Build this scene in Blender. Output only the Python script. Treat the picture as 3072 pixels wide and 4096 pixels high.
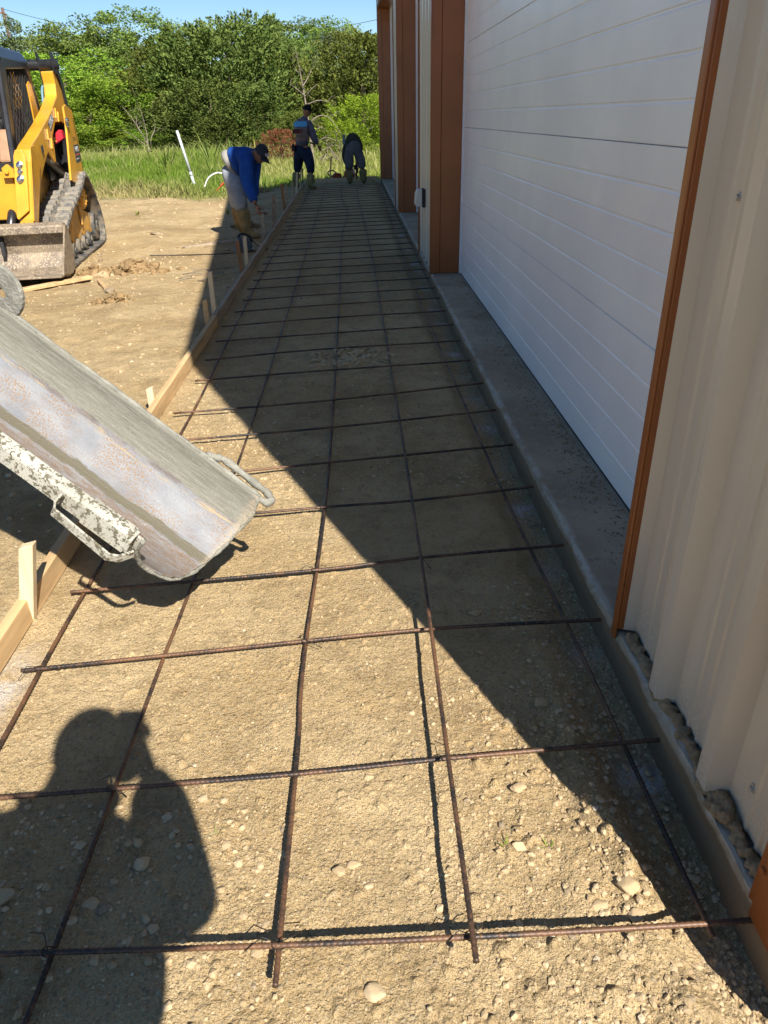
import bpy, bmesh, math, random
import numpy as np
from mathutils import Vector, Matrix
random.seed(7)
for o in list(bpy.data.objects): bpy.data.objects.remove(o)
scene = bpy.context.scene
COL = scene.collection
PI = math.pi
def R(a): return math.radians(a)

# ---------------------------------------------------------------- camera
CAM_H = 1.53
F_PX = 722.0
def cam_dir(px, py):
    v = np.array([(px-384)/F_PX, -(py-512)/F_PX, -1.0]); return v/np.linalg.norm(v)
_Y = cam_dir(349, 116.5); _D = cam_dir(422, 1837)
_Z = -_D; _Z = _Z-_Y*(_Z@_Y); _Z /= np.linalg.norm(_Z); _X = np.cross(_Y, _Z)
cd = bpy.data.cameras.new('camera'); cam = bpy.data.objects.new('camera', cd); COL.objects.link(cam)
_m = Matrix([list(_X), list(_Y), list(_Z)]).to_4x4(); _m.translation = (0, 0, CAM_H)
cam.matrix_world = _m
cd.sensor_fit = 'VERTICAL'; cd.sensor_height = 24.0; cd.lens = F_PX/1024*24.0
cd.clip_start = 0.02; cd.clip_end = 2000
scene.camera = cam

# ---------------------------------------------------------------- light
SUN_EL = 42.8
SUN_DIR = Vector((0.405*math.cos(R(SUN_EL)), -0.914*math.cos(R(SUN_EL)), math.sin(R(SUN_EL)))).normalized()
world = bpy.data.worlds.new('World'); scene.world = world; world.use_nodes = True
wn = world.node_tree.nodes; wl = world.node_tree.links
sky = wn.new('ShaderNodeTexSky'); sky.sky_type = 'NISHITA'; sky.sun_disc = False
sky.sun_elevation = R(SUN_EL); sky.sun_rotation = R(156.1)
sky.air_density = 0.9; sky.dust_density = 0.0; sky.ozone_density = 4.0
bg = wn['Background']; bg.inputs['Strength'].default_value = 0.066
hsv = wn.new('ShaderNodeHueSaturation'); hsv.inputs['Saturation'].default_value = 1.1
wl.new(sky.outputs['Color'], hsv.inputs['Color']); wl.new(hsv.outputs['Color'], bg.inputs['Color'])
sl = bpy.data.lights.new('sun', 'SUN'); sl.energy = 5.0; sl.angle = R(0.53); sl.color = (1.0, 0.96, 0.90)
so = bpy.data.objects.new('sun', sl); COL.objects.link(so)
so.rotation_euler = SUN_DIR.to_track_quat('Z', 'Y').to_euler(); so.location = (5, -8, 12)
scene.view_settings.view_transform = 'Standard'; scene.view_settings.look = 'None'
scene.view_settings.exposure = 0.95; scene.view_settings.gamma = 1.0
scene.cycles.max_bounces = 6; scene.cycles.transparent_max_bounces = 4

# ---------------------------------------------------------------- helpers
def tag(o, label=None, cat=None, group=None, kind=None):
    if label: o['label'] = label
    if cat: o['category'] = cat
    if group: o['group'] = group
    if kind: o['kind'] = kind
    return o
def link(name, me, mat=None, parent=None):
    o = bpy.data.objects.new(name, me); COL.objects.link(o)
    if mat is not None:
        if not me.materials: me.materials.append(mat)
    if parent is not None: o.parent = parent
    return o
def empty(name, loc=(0, 0, 0), rz=0.0):
    o = bpy.data.objects.new(name, None); COL.objects.link(o)
    o.location = loc; o.rotation_euler = (0, 0, rz); o.empty_display_size = 0.1
    return o
def np_mesh(name, verts, faces, mat=None, parent=None, smooth=False, attrs=None):
    verts = np.asarray(verts, dtype=np.float32); faces = np.asarray(faces, dtype=np.int32)
    me = bpy.data.meshes.new(name); k = faces.shape[1]
    me.vertices.add(len(verts)); me.vertices.foreach_set('co', verts.ravel())
    me.loops.add(faces.size); me.loops.foreach_set('vertex_index', faces.ravel())
    me.polygons.add(len(faces))
    me.polygons.foreach_set('loop_start', np.arange(0, faces.size, k, dtype=np.int32))
    me.polygons.foreach_set('use_smooth', np.full(len(faces), smooth, dtype=bool))
    me.update(calc_edges=True)
    for an, (dom, arr) in (attrs or {}).items():
        a = me.attributes.new(an, 'FLOAT', dom); a.data.foreach_set('value', np.asarray(arr, dtype=np.float32).ravel())
    return link(name, me, mat, parent)
def grid_faces(nu, nv):
    i = np.arange(nu-1)[:, None]; j = np.arange(nv-1)[None, :]
    a = i*nv+j
    return np.stack([a, a+nv, a+nv+1, a+1], -1).reshape(-1, 4)

class MB:
    """collects simple solids and links them as ONE mesh object"""
    def __init__(s): s.v = []; s.f = []
    def add(s, vs, fs):
        n = len(s.v); s.v += [tuple(v) for v in vs]; s.f += [tuple(i+n for i in f) for f in fs]; return s
    def box(s, c, d, rot=None):
        c = Vector(c); M = rot.to_matrix() if hasattr(rot, 'to_matrix') else (rot or Matrix.Identity(3))
        vs = [c+M@Vector((x*d[0]/2, y*d[1]/2, z*d[2]/2)) for x in (-1, 1) for y in (-1, 1) for z in (-1, 1)]
        return s.add(vs, [(0, 1, 3, 2), (4, 6, 7, 5), (0, 4, 5, 1), (2, 3, 7, 6), (0, 2, 6, 4), (1, 5, 7, 3)])
    def box2(s, a, b):
        a, b = Vector(a), Vector(b); return s.box((a+b)/2, b-a)
    def prism(s, poly, axis, a, b):
        """polygon of 2D points extruded along axis ('x': pts are (y,z); 'y': (x,z); 'z': (x,y))"""
        def P(p, t): return {'x': (t, p[0], p[1]), 'y': (p[0], t, p[1]), 'z': (p[0], p[1], t)}[axis]
        n = len(poly); vs = [P(p, a) for p in poly]+[P(p, b) for p in poly]
        fs = [tuple(range(n-1, -1, -1)), tuple(range(n, 2*n))]+[(i, (i+1) % n, n+(i+1) % n, n+i) for i in range(n)]
        return s.add(vs, fs)
    def tube(s, pts, r, n=8, caps=True, closed=False):
        pts = [Vector(p) for p in pts]; N = len(pts); rs = r if hasattr(r, '__len__') else [r]*N
        vs = []; up = None
        for i, p in enumerate(pts):
            if closed: t = pts[(i+1) % N]-pts[i-1]
            else: t = pts[min(i+1, N-1)]-pts[max(i-1, 0)]
            t.normalize()
            if up is None:
                up = Vector((0, 0, 1)) if abs(t.z) < .9 else Vector((1, 0, 0))
            x = t.cross(up); 
            if x.length < 1e-6: x = t.orthogonal()
            x.normalize(); y = x.cross(t).normalized(); up = y
            vs += [p+(x*math.cos(2*PI*k/n)+y*math.sin(2*PI*k/n))*rs[i] for k in range(n)]
        fs = []
        for i in range(N if closed else N-1):
            a = i*n; b = ((i+1) % N)*n
            fs += [(a+k, a+(k+1) % n, b+(k+1) % n, b+k) for k in range(n)]
        if caps and not closed: fs += [tuple(range(n-1, -1, -1)), tuple(range((N-1)*n, N*n))]
        return s.add(vs, fs)
    def cyl(s, a, b, r, n=16, r2=None): return s.tube([a, b], [r, r if r2 is None else r2], n)
    def ell(s, c, d, rot=None, nu=12, nv=8):
        c = Vector(c); M = rot.to_matrix() if hasattr(rot, 'to_matrix') else (rot or Matrix.Identity(3)); vs = []; fs = []
        for j in range(nv+1):
            ph = PI*j/nv
            for i in range(nu):
                th = 2*PI*i/nu
                vs.append(c+M@Vector((d[0]*math.sin(ph)*math.cos(th), d[1]*math.sin(ph)*math.sin(th), d[2]*math.cos(ph))))
        for j in range(nv):
            for i in range(nu): fs.append((j*nu+i, (j+1)*nu+i, (j+1)*nu+(i+1) % nu, j*nu+(i+1) % nu))
        return s.add(vs, fs)
    def build(s, name, mat=None, parent=None, smooth=False, bevel=0, seg=1):
        me = bpy.data.meshes.new(name); me.from_pydata(s.v, [], s.f)
        bm = bmesh.new(); bm.from_mesh(me); bmesh.ops.recalc_face_normals(bm, faces=bm.faces); bm.to_mesh(me); bm.free()
        if smooth:
            for p in me.polygons: p.use_smooth = True
        me.update(); o = link(name, me, mat, parent)
        if bevel:
            m = o.modifiers.new('bevel', 'BEVEL'); m.width = bevel; m.segments = seg; m.limit_method = 'ANGLE'; m.angle_limit = R(35)
        return o

def text_mesh(name, body, size, mat, parent, M, extrude=0.0008, shear=0.0, sx=1.0):
    cu = bpy.data.curves.new(name, 'FONT'); cu.body = body; cu.size = size; cu.extrude = extrude
    cu.shear = shear; cu.align_x = 'CENTER'; cu.align_y = 'CENTER'; cu.resolution_u = 3
    t = bpy.data.objects.new(name+'_tmp', cu); COL.objects.link(t)
    me = bpy.data.meshes.new_from_object(t.evaluated_get(bpy.context.evaluated_depsgraph_get()))
    bpy.data.objects.remove(t)
    me.transform(M @ Matrix.Diagonal((sx, 1, 1, 1)))
    me.materials.clear()
    return link(name, me, mat, parent)

# value noise
def _hash(ix, iy, s):
    h = (ix.astype(np.int64)*374761393+iy.astype(np.int64)*668265263+s*974711) & 0x7fffffff
    h = ((h ^ (h >> 13))*1274126177) & 0x7fffffff
    return ((h ^ (h >> 16)) & 0xffff)/65535.0
def vnoise(x, y, s=0):
    ix = np.floor(x); iy = np.floor(y); fx = x-ix; fy = y-iy
    fx = fx*fx*(3-2*fx); fy = fy*fy*(3-2*fy)
    a = _hash(ix, iy, s); b = _hash(ix+1, iy, s); c = _hash(ix, iy+1, s); d = _hash(ix+1, iy+1, s)
    return (a*(1-fx)+b*fx)*(1-fy)+(c*(1-fx)+d*fx)*fy-0.5
def fbm(x, y, sc, octv=3, s=0):
    t = 0; amp = 1.0
    for k in range(octv): t = t+amp*vnoise(x/sc*2**k+17.3*k, y/sc*2**k+9.1*k, s+k); amp *= .5
    return t
def sstep(a, b, x):
    t = np.clip((x-a)/(b-a), 0, 1); return t*t*(3-2*t)

# ---------------------------------------------------------------- materials
class NT:
    def __init__(s, name):
        s.m = bpy.data.materials.new(name); s.m.use_nodes = True; s.t = s.m.node_tree; s.n = s.t.nodes; s.l = s.t.links
        s.b = s.n['Principled BSDF']; s.tc = s.n.new('ShaderNodeTexCoord'); s.co = s.tc.outputs['Object']
    def link(s, a, b): s.l.new(a, b)
    def mapping(s, scale=(1, 1, 1), rot=(0, 0, 0), src=None):
        n = s.n.new('ShaderNodeMapping'); n.inputs['Scale'].default_value = scale; n.inputs['Rotation'].default_value = rot
        s.link(src or s.co, n.inputs['Vector']); return n.outputs['Vector']
    def noise(s, scale, detail=4, rough=.55, vec=None, dist=0):
        n = s.n.new('ShaderNodeTexNoise'); n.inputs['Scale'].default_value = scale; n.inputs['Detail'].default_value = detail
        n.inputs['Roughness'].default_value = rough; n.inputs['Distortion'].default_value = dist
        s.link(vec or s.co, n.inputs['Vector']); return n.outputs['Fac']
    def vor(s, scale, vec=None, feat='F1', out='Distance', rnd=1):
        n = s.n.new('ShaderNodeTexVoronoi'); n.inputs['Scale'].default_value = scale; n.feature = feat
        n.inputs['Randomness'].default_value = rnd
        s.link(vec or s.co, n.inputs['Vector']); return n.outputs[out]
    def rng(s, v, a, b, c=0, d=1):
        n = s.n.new('ShaderNodeMapRange'); n.interpolation_type = 'SMOOTHSTEP'
        for k, x in zip(('From Min', 'From Max', 'To Min', 'To Max'), (a, b, c, d)): n.inputs[k].default_value = x
        s.link(v, n.inputs['Value']); return n.outputs['Result']
    def math(s, op, a, b=None):
        n = s.n.new('ShaderNodeMath'); n.operation = op
        for i, x in enumerate((a, b)):
            if x is None: continue
            if isinstance(x, (int, float)): n.inputs[i].default_value = x
            else: s.link(x, n.inputs[i])
        return n.outputs[0]
    def mix(s, f, a, b):
        n = s.n.new('ShaderNodeMix'); n.data_type = 'RGBA'
        for i, x in ((0, f), (6, a), (7, b)):
            if isinstance(x, (int, float)): n.inputs[i].default_value = x
            elif isinstance(x, tuple): n.inputs[i].default_value = (*x, 1)
            else: s.link(x, n.inputs[i])
        return n.outputs[2]
    def attr(s, name, typ='GEOMETRY'):
        n = s.n.new('ShaderNodeAttribute'); n.attribute_name = name; n.attribute_type = typ; return n.outputs['Fac']
    def bump(s, h, strength=.5, dist=.01, prev=None):
        n = s.n.new('ShaderNodeBump'); n.inputs['Strength'].default_value = strength; n.inputs['Distance'].default_value = dist
        s.link(h, n.inputs['Height'])
        if prev is not None: s.link(prev, n.inputs['Normal'])
        return n.outputs['Normal']
    def out(s, col=None, rough=None, metal=None, nrm=None, spec=None, coat=None):
        b = s.b
        for k, x in (('Base Color', col), ('Roughness', rough), ('Metallic', metal), ('Normal', nrm), ('Specular IOR Level', spec), ('Coat Weight', coat)):
            if x is None: continue
            if isinstance(x, tuple): b.inputs[k].default_value = (*x, 1)
            elif isinstance(x, (int, float)): b.inputs[k].default_value = x
            else: s.link(x, b.inputs[k])
        return s.m
def mul(c, k): return tuple(min(1, x*k) for x in c)
def simple(name, col, rough=.6, metal=0, var=.15, vs=6, spots=(), bump=None, spec=.4, coat=0, stretch=(1, 1, 1)):
    """paint / plastic / cloth with uneven colour, spots of dirt or rust, and a fine bump"""
    t = NT(name); v = t.mapping(stretch) if stretch != (1, 1, 1) else t.co
    c = t.mix(t.rng(t.noise(vs, 5, vec=v), .3, .7), mul(col, 1-var), mul(col, 1+var))
    ro = rough
    for (sc, th, sc_col, soft) in spots:
        m = t.rng(t.noise(sc, 6, .65, vec=v), th, th+soft); c = t.mix(m, c, sc_col)
    nrm = None
    if bump: nrm = t.bump(t.noise(bump[0], 4, .6, vec=v), bump[1], bump[2])
    return t.out(c, ro, metal, nrm, spec, coat)

MUD = (.40, .30, .19)
M = {}
M['orange'] = simple('orange_trim_paint', (.27, .085, .022), .3, 0, .1, 3, [(9, .66, (.36, .15, .06), .1)], (40, .06, .004), .55)
M['beige'] = simple('beige_siding_paint', (.55, .49, .39), .24, 0, .06, 2, [(3, .62, (.50, .42, .31), .25), (26, .60, (.46, .40, .31), .2)], (9, .30, .004), .6, stretch=(1, 1, .10))
t = NT('beige_siding_paint'); v = t.mapping((1, 1, .12)); c = t.mix(t.rng(t.noise(2.2, 5, vec=v), .3, .7), (.53, .47, .375), (.59, .53, .43))
c = t.mix(t.rng(t.noise(26, 6, .65, vec=v), .60, .8, 0, .8), c, (.46, .40, .31))
sp_ = t.n.new('ShaderNodeSeparateXYZ'); t.link(t.co, sp_.inputs[0]); zz = t.math('ADD', sp_.outputs[2], t.math('MULTIPLY', t.math('SUBTRACT', t.noise(14, 6, .7), .5), .35))
mudm = t.math('MULTIPLY', t.rng(zz, .26, .06), t.rng(t.noise(60, 5, .7), .44, .66)); c = t.mix(t.math('MULTIPLY', mudm, .5), c, (.34, .25, .15))
M['beige'] = t.out(c, t.rng(mudm, 0, 1, .22, .8), 0, t.bump(t.noise(9, 4, .6, vec=v), .3, .004), .6)
M['steel'] = simple('worn_steel', (.32, .31, .30), .42, .85, .3, 14, [(30, .6, (.2, .13, .08), .1)])
M['wood'] = simple('fresh_lumber', (.52, .345, .17), .75, 0, .22, 5, [(14, .6, (.42, .24, .10), .2), (5, .68, (.40, .33, .24), .15)], (60, .3, .004), .2, stretch=(4, .35, 4))
M['wood_pale'] = simple('pale_lumber', (.60, .46, .29), .75, 0, .15, 5, [(14, .62, (.47, .32, .17), .2)], (60, .3, .004), .2, stretch=(6, 6, .4))
M['wood_red'] = simple('reddish_lumber', (.30, .15, .07), .8, 0, .25, 5, [(8, .6, (.36, .26, .16), .2)], (60, .3, .004), .2, stretch=(6, 6, .4))
M['wood_grey'] = simple('weathered_lumber', (.36, .28, .19), .85, 0, .25, 5, [(10, .6, (.25, .18, .11), .2)], (60, .3, .004), .15, stretch=(4, .4, 4))
M['black'] = simple('black_paint', (.018, .018, .02), .33, 0, .3, 8, [(22, .66, MUD, .08)], spec=.5)
M['black_matte'] = simple('black_rubber', (.02, .02, .021), .7, 0, .3, 8)
M['yellow'] = simple('machine_yellow_paint', (.62, .30, .022), .32, 0, .12, 3, [(11, .60, (.42, .27, .10), .12), (40, .72, (.30, .18, .09), .05)], spec=.5, coat=.15)
M['yellow_dirty'] = simple('muddy_yellow_paint', (.58, .31, .05), .6, 0, .2, 6, [(9, .5, MUD, .15), (30, .6, (.25, .18, .11), .1)], (40, .3, .01))
M['chrome'] = simple('bright_steel', (.55, .54, .52), .28, 1, .1, 20)
M['white_print'] = simple('white_print', (.80, .80, .78), .5, 0, .04)
M['dark_print'] = simple('dark_print', (.05, .045, .03), .6, 0, .1)
M['decal_grey'] = simple('dark_sticker', (.045, .055, .06), .5, 0, .1)
M['red_print'] = simple('red_print', (.5, .10, .04), .5, 0, .1)
M['red_paint'] = simple('red_paint', (.42, .02, .035), .45, 0, .12, 6, [(20, .66, (.5, .25, .2), .1)])
M['pvc'] = simple('grey_conduit', (.52, .54, .56), .45, 0, .06)
M['pvc_white'] = simple('white_hose', (.8, .79, .76), .5, 0, .06)
# ---------------------------------------------------------------- ground
RX0, RX1, RY0, RY1 = -1.9, .80, .45, 4.6
def axis(lo, hi, d0, far_lo, far_hi, g):
    a = list(np.arange(lo, hi, d0)); x = a[-1]; d = d0
    while x < far_hi: d = min(d*g, 8); x += d; a.append(x)
    x = lo; d = d0; b = []
    while x > far_lo: d = min(d*g, 8); x -= d; b.append(x)
    return np.array(b[::-1]+a)
gx = axis(-1.6, .84, .0052, -130, 60, 1.045)
gy = axis(.52, 3.0, .0052, -40, 240, 1.0125)
# keep mid-range spacing moderate
GX, GY = np.meshgrid(gx, gy, indexing='ij')
def hill(x, y):
    return .02*np.clip(y-30, 0, 15)+.11*np.clip(y-45, 0, 32)+.25*fbm(x, y, 14, 2, 5)*sstep(25, 40, y)
def meadow_drop(x, y):
    return .30*sstep(-4.6, -2.4, x)*(1-sstep(25, 33, y))
def grass_edge(x):
    e = np.where(x < -3.4, 17.7+.55*np.abs(x+3.4)**.8, 17.7+1.45*(x+3.4)); return np.minimum(e, 22.2)
def base_h(x, y):
    inpit = sstep(-1.19, -1.17, x)*(1-sstep(.7, .8, x))*(y < 20.6)
    left = 1-sstep(-1.3, -1.2, x)
    h = .016*fbm(x, y, .9, 2, 1)+.008*fbm(x, y, .22, 2, 2)
    h = h*(.7+.9*left)+left*(.035*fbm(x, y, 1.8, 2, 8)*sstep(3, 7, y))
    # trench along the footing, with the loose ridge beside it
    h -= .045*sstep(.52, .70, x)*(1-sstep(.74, .9, x))*(y < 20.6)
    rid = np.exp(-((x-.575-.03*np.sin(y*3.1))/.045)**2)*np.exp(-((y-1.1)/.5)**2); h += .030*rid*(1+1.2*fbm(x, y, .12, 2, 4))
    h += .02*np.exp(-((x+.05)/.3)**2-((y-5.05)/.35)**2)*(1+2*fbm(x, y, .15, 2, 14))
    return h-.02*(y > 20.7)*0
H = base_h(GX, GY)
near = (1-sstep(3.0, 9.0, np.hypot(GX, GY)))
rough = .42+1.2*sstep(.15, .55, GX)*(1-sstep(1.3, 1.9, GY))+.5*sstep(-1.2, -1.4, GX)+.35*(vnoise(GX*1.1, GY*1.1, 31)+.1)
H += near*rough*(.0075*fbm(GX, GY, .075, 3, 11)+.006*np.abs(fbm(GX, GY, .045, 3, 12))+.004*np.maximum(0, fbm(GX, GY, .022, 2, 13)))
# clod stamps pressed into the height field
rs = np.random.RandomState(3)
for k in range(9000):
    y = .5+5.5*rs.rand()**1.5; x = rs.uniform(-1.7, .76); r = .0035+.011*rs.rand()**4.5
    if x > .2 and y < 1.5: r *= 1.35
    i0, i1 = np.searchsorted(gx, [x-r, x+r]); j0, j1 = np.searchsorted(gy, [y-r, y+r])
    if i1 <= i0 or j1 <= j0: continue
    xx = gx[i0:i1, None]; yy = gy[None, j0:j1]
    e = rs.uniform(.6, 1.0); a = rs.uniform(0, PI)
    u = (xx-x)*math.cos(a)+(yy-y)*math.sin(a); v = (-(xx-x)*math.sin(a)+(yy-y)*math.cos(a))/e
    q = np.clip(1-(u*u+v*v)/(r*r), 0, 1)
    H[i0:i1, j0:j1] += .62*r*np.sqrt(q)
for k in range(26):      # heel marks and scrapes
    x = rs.uniform(-.9, .6); y = rs.uniform(.7, 3.2); r = rs.uniform(.03, .07)
    H -= .006*np.exp(-((GX-x)/r)**2-((GY-y)/(r*.7))**2)
mid = sstep(2.5, 5, np.hypot(GX, GY))*(1-sstep(18, 24, GY))
H += mid*(sstep(-1.15, -1.3, GX)*(.030*fbm(GX, GY, .55, 3, 71)+.018*np.abs(fbm(GX, GY, .2, 2, 72)))+.010*fbm(GX, GY, .16, 3, 73))
H += hill(GX, GY)
# bank where the pad drops to the meadow
ge = grass_edge(GX)+.7*fbm(GX, GY, 2.2, 3, 21)
G = sstep(-.25, .5, GY-ge)
G = np.maximum(G, sstep(40, 43, GY)); G = np.maximum(G, sstep(9.5, 12, -GX)*sstep(14, 17, GY))
H -= .06*G+meadow_drop(GX, GY)*sstep(-.1, 1.1, GY-ge)
lime = np.zeros_like(H)
BAR_Y = [.875, 1.355, 1.885, 2.36, 2.86, 3.33, 3.83, 4.31]
while BAR_Y[-1] < 19.3: BAR_Y.append(BAR_Y[-1]+.478+.02*math.sin(len(BAR_Y)*2.3))
for y in BAR_Y:
    lime = np.maximum(lime, np.exp(-((GX-.705)/.055)**2-((GY-y+.045)/.06)**2)*(.55+.45*math.sin(y*5.1)))
lime = np.maximum(lime, .6*np.exp(-((GX+1.15)/.06)**2-((GY-1.75)/.16)**2))
idx = np.searchsorted(gx, 0)
Hf = H
def ground_z(x, y):
    i = min(max(np.searchsorted(gx, x), 1), len(gx)-1); j = min(max(np.searchsorted(gy, y), 1), len(gy)-1)
    return float(Hf[i, j])
t = NT('dirt')
n1 = t.noise(1.3, 4, .6); n2 = t.noise(9, 5, .6); n3 = t.noise(70, 4, .7); n4 = t.noise(260, 2, .6)
c = t.mix(t.rng(n1, .35, .68), (.47, .318, .145), (.625, .458, .243))
c = t.mix(t.rng(n2, .46, .68, 0, .55), c, (.29, .195, .09))
c = t.mix(t.rng(n3, .35, .7, 0, .6), c, (.55, .42, .235))
c = t.mix(t.math('MULTIPLY', t.rng(t.noise(.9, 5, .7), .48, .66), .48), c, (.26, .175, .085))
c = t.mix(t.rng(t.noise(28, 5, .75), .54, .70, 0, .55), c, (.25, .175, .09))
cell = t.vor(95, out='Color'); d1 = t.vor(95)
sep = t.n.new('ShaderNodeSeparateColor'); t.link(cell, sep.inputs[0])
peb = t.math('MULTIPLY', t.rng(sep.outputs[0], .72, .78), t.rng(d1, .55, .35))
c = t.mix(t.math('MULTIPLY', peb, .35), c, (.55, .45, .29))
pebd = t.math('MULTIPLY', t.rng(sep.outputs[1], .8, .86), t.rng(d1, .5, .35))
c = t.mix(t.math('MULTIPLY', pebd, .5), c, (.26, .19, .11))
c = t.mix(t.math('MULTIPLY', t.attr('lime'), t.rng(n2, .3, .55)), c, (.72, .70, .68))
gcol = t.mix(t.rng(n2, .35, .65), (.085, .115, .03), (.30, .25, .11))
c = t.mix(t.attr('grass'), c, gcol)
nb = t.bump(t.math('MULTIPLY', t.attr('lot'), t.noise(5.5, 8, .74)), .6, .07); nb = t.bump(t.noise(16, 6, .75), .9, .05, nb); nb = t.bump(t.vor(210, feat='F1'), .5, .004, nb); nb = t.bump(n3, .8, .010, nb); nb = t.bump(n4, .6, .004, nb); nb = t.bump(t.rng(d1, .6, .1), .35, .004, nb)
M['dirt'] = t.out(c, .95, 0, nb, .15)
ground = np_mesh('ground', np.stack([GX, GY, H], -1).reshape(-1, 3), grid_faces(len(gx), len(gy)), M['dirt'], None, True,
                 {'lot': ('POINT', sstep(-1.25, -1.4, GX)), 'grass': ('POINT', np.maximum(G, .75*sstep(-2.2, .2, GY-ge)*sstep(.0, .25, fbm(GX, GY, .8, 3, 91)+.1))), 'lime': ('POINT', np.clip(lime, 0, 1))})
tag(ground, kind='structure')

# ---------------------------------------------------------------- gravel (uncountable) and single clods
def ico(sub):
    bm = bmesh.new(); bmesh.ops.create_icosphere(bm, subdivisions=sub, radius=1)
    v = np.array([x.co[:] for x in bm.verts]); f = np.array([[q.index for q in p.verts] for p in bm.faces]); bm.free(); return v, f
ICO1, ICO2 = ico(1), ico(2)
def stones(name, P, Rr, base, mat, seed, flat=.62):
    bv, bf = base; rg = np.random.RandomState(seed); n = len(P)
    jit = .26 if len(bv) < 200 else .0
    V = np.repeat(bv[None], n, 0)*(1+rg.uniform(-jit, jit, (n, len(bv), 1)))
    V *= np.stack([rg.uniform(.75, 1.25, n), rg.uniform(.75, 1.25, n), flat*rg.uniform(.7, 1.2, n)], -1)[:, None]
    a = rg.uniform(0, 2*PI, n); ca, sa = np.cos(a)[:, None], np.sin(a)[:, None]
    X = V[..., 0]*ca-V[..., 1]*sa; Y = V[..., 0]*sa+V[..., 1]*ca
    V = np.stack([X, Y, V[..., 2]], -1)*Rr[:, None, None]+P[:, None]
    Fc = (bf[None]+(np.arange(n)*len(bv))[:, None, None]).reshape(-1, bf.shape[1])
    tint = np.repeat(rg.rand(n), len(bf))
    return np_mesh(name, V.reshape(-1, 3), Fc, mat, None, False, {'tint': ('FACE', tint)})
t = NT('gravel'); ti = t.attr('tint')
c = t.mix(ti, (.36, .25, .13), (.51, .385, .225)); c = t.mix(t.rng(ti, .98, .99), c, (.55, .46, .32)); c = t.mix(t.rng(ti, .1, .04), c, (.25, .19, .12))
c = t.mix(t.rng(t.noise(160, 3), .45, .7, 0, .5), c, (.45, .35, .22))
M['gravel'] = t.out(c, .95, 0, t.bump(t.noise(300, 3), .4, .003), .15)
def scatter(n, x0, x1, y0, y1, py, rmin, rmax, pr, seed):
    g = np.random.RandomState(seed); x = g.uniform(x0, x1, n); y = y0+(y1-y0)*g.rand(n)**py; r = rmin+(rmax-rmin)*g.rand(n)**pr
    z = np.array([ground_z(a, b) for a, b in zip(x, y)])+r*.12
    return np.stack([x, y, z], -1), r
Ps, Rs = [], []
for args in ((13000, -1.15, .74, .5, 4.2, 1.35, .0013, .0055, 5, 1), (2200, .1, .74, .5, 1.7, 1.1, .002, .010, 4.5, 2), (5000, -1.15, .72, 3, 9, 1.3, .004, .012, 3, 3),
             (3800, -4.8, -1.25, 2.5, 10.5, 1.1, .004, .020, 5, 4), (1500, -7, -1.3, 8, 18, 1.1, .006, .035, 5, 6), (900, .45, .72, .6, 2.2, 1, .003, .011, 3, 9), (2600, .695, .768, .6, 7, 1.2, .002, .009, 3, 15),
             (260, -.35, .25, 4.85, 5.3, 1, .008, .026, 2, 10), (500, -1.16, -.2, .6, 1.3, 1, .004, .014, 3, 11)):
    p, r = scatter(*args); Ps.append(p); Rs.append(r)
P_, R_ = np.concatenate(Ps), np.concatenate(Rs)
tag(stones('gravel', P_, R_, ICO1, M['gravel'], 5), 'loose pale gravel and dirt crumbs strewn over the bare ground', 'gravel', kind='stuff')
CL = [((.36, 1.27), .030, 'round tan dirt clod right of the second lengthwise rebar from the wall'),
      ((.474, .951), .030, 'brown dirt clod at the edge of the wall shadow near the first crosswise rebar'),
      ((.545, .925), .034, 'flat grey stone chip lying on the loose dirt beside the nearest crosswise rebar'),
      ((.545, .985), .040, 'jagged tan dirt clod standing up right on the shadow edge near the bottom right'),
      ((.331, 1.107), .026, 'pale clod with a grass sprig beside it in the sunny dirt'),
      ((-.026, .80), .036, 'tall pale limestone chip in the sunny dirt below the nearest crosswise rebar'),
      ((-.096, 1.066), .024, 'round pebble in the cluster at the middle of the sunny rebar square'),
      ((-.062, 1.085), .028, 'larger round clod in the pebble cluster of the middle rebar square'),
      ((-.025, 1.335), .024, 'flat tan pebble just below the second crosswise rebar'),
      ((-.028, 1.030), .018, 'small white pebble below the pebble cluster in the sunny square'),
      ((.371, 2.03), .042, 'angular grey stone in the shade left of the footing above the third crosswise rebar'),
      ((.49, 1.57), .034, 'rounded brown stone in the shade between the second and third crosswise rebar'),
      ((.353, 1.81), .030, 'flat stone just inside the shade below the third crosswise rebar'),
      ((.385, 1.505), .036, 'sunlit yellow clod poking out of the shadow edge'),
      ((-.563, 1.115), .036, 'big white stone in the photographer shadow'),
      ((-.65, 1.02), .032, 'long brown stone in the photographer shadow'),
      ((-.685, .985), .026, 'pale oval stone lower in the photographer shadow'),
      ((-.765, 1.07), .020, 'small bright angular stone left in the photographer shadow'),
      ((-.498, .955), .024, 'flat pale stone at the lower edge of the photographer shadow'),
      ((-.80, .87), .028, 'round grey stone at the bottom left corner'),
      ((-.86, 1.05), .045, 'reddish brown flat rock at the left edge of the photo'),
      ((-.07, 5.08), .055, 'large dusty clod in the dirt heap on the shaded walkway'),
      ((-.31, 5.02), .055, 'rounded clod left of the dirt heap on the shaded walkway'),
      ((-2.9, 8.62), .12, 'wide brown dirt clod beside the loader track'),
      ((-2.47, 7.62), .09, 'dark round clod beside the small orange wood block'),
      ((-3.62, 6.9), .085, 'pale stone in front of the loader bucket'),
      ((-3.05, 12.0), .14, 'dark heap of churned dirt left of the bending worker'),
      ((-4.1, 9.4), .1, 'clod of dirt pushed up under the loader bucket')]
cols = {}
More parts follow.
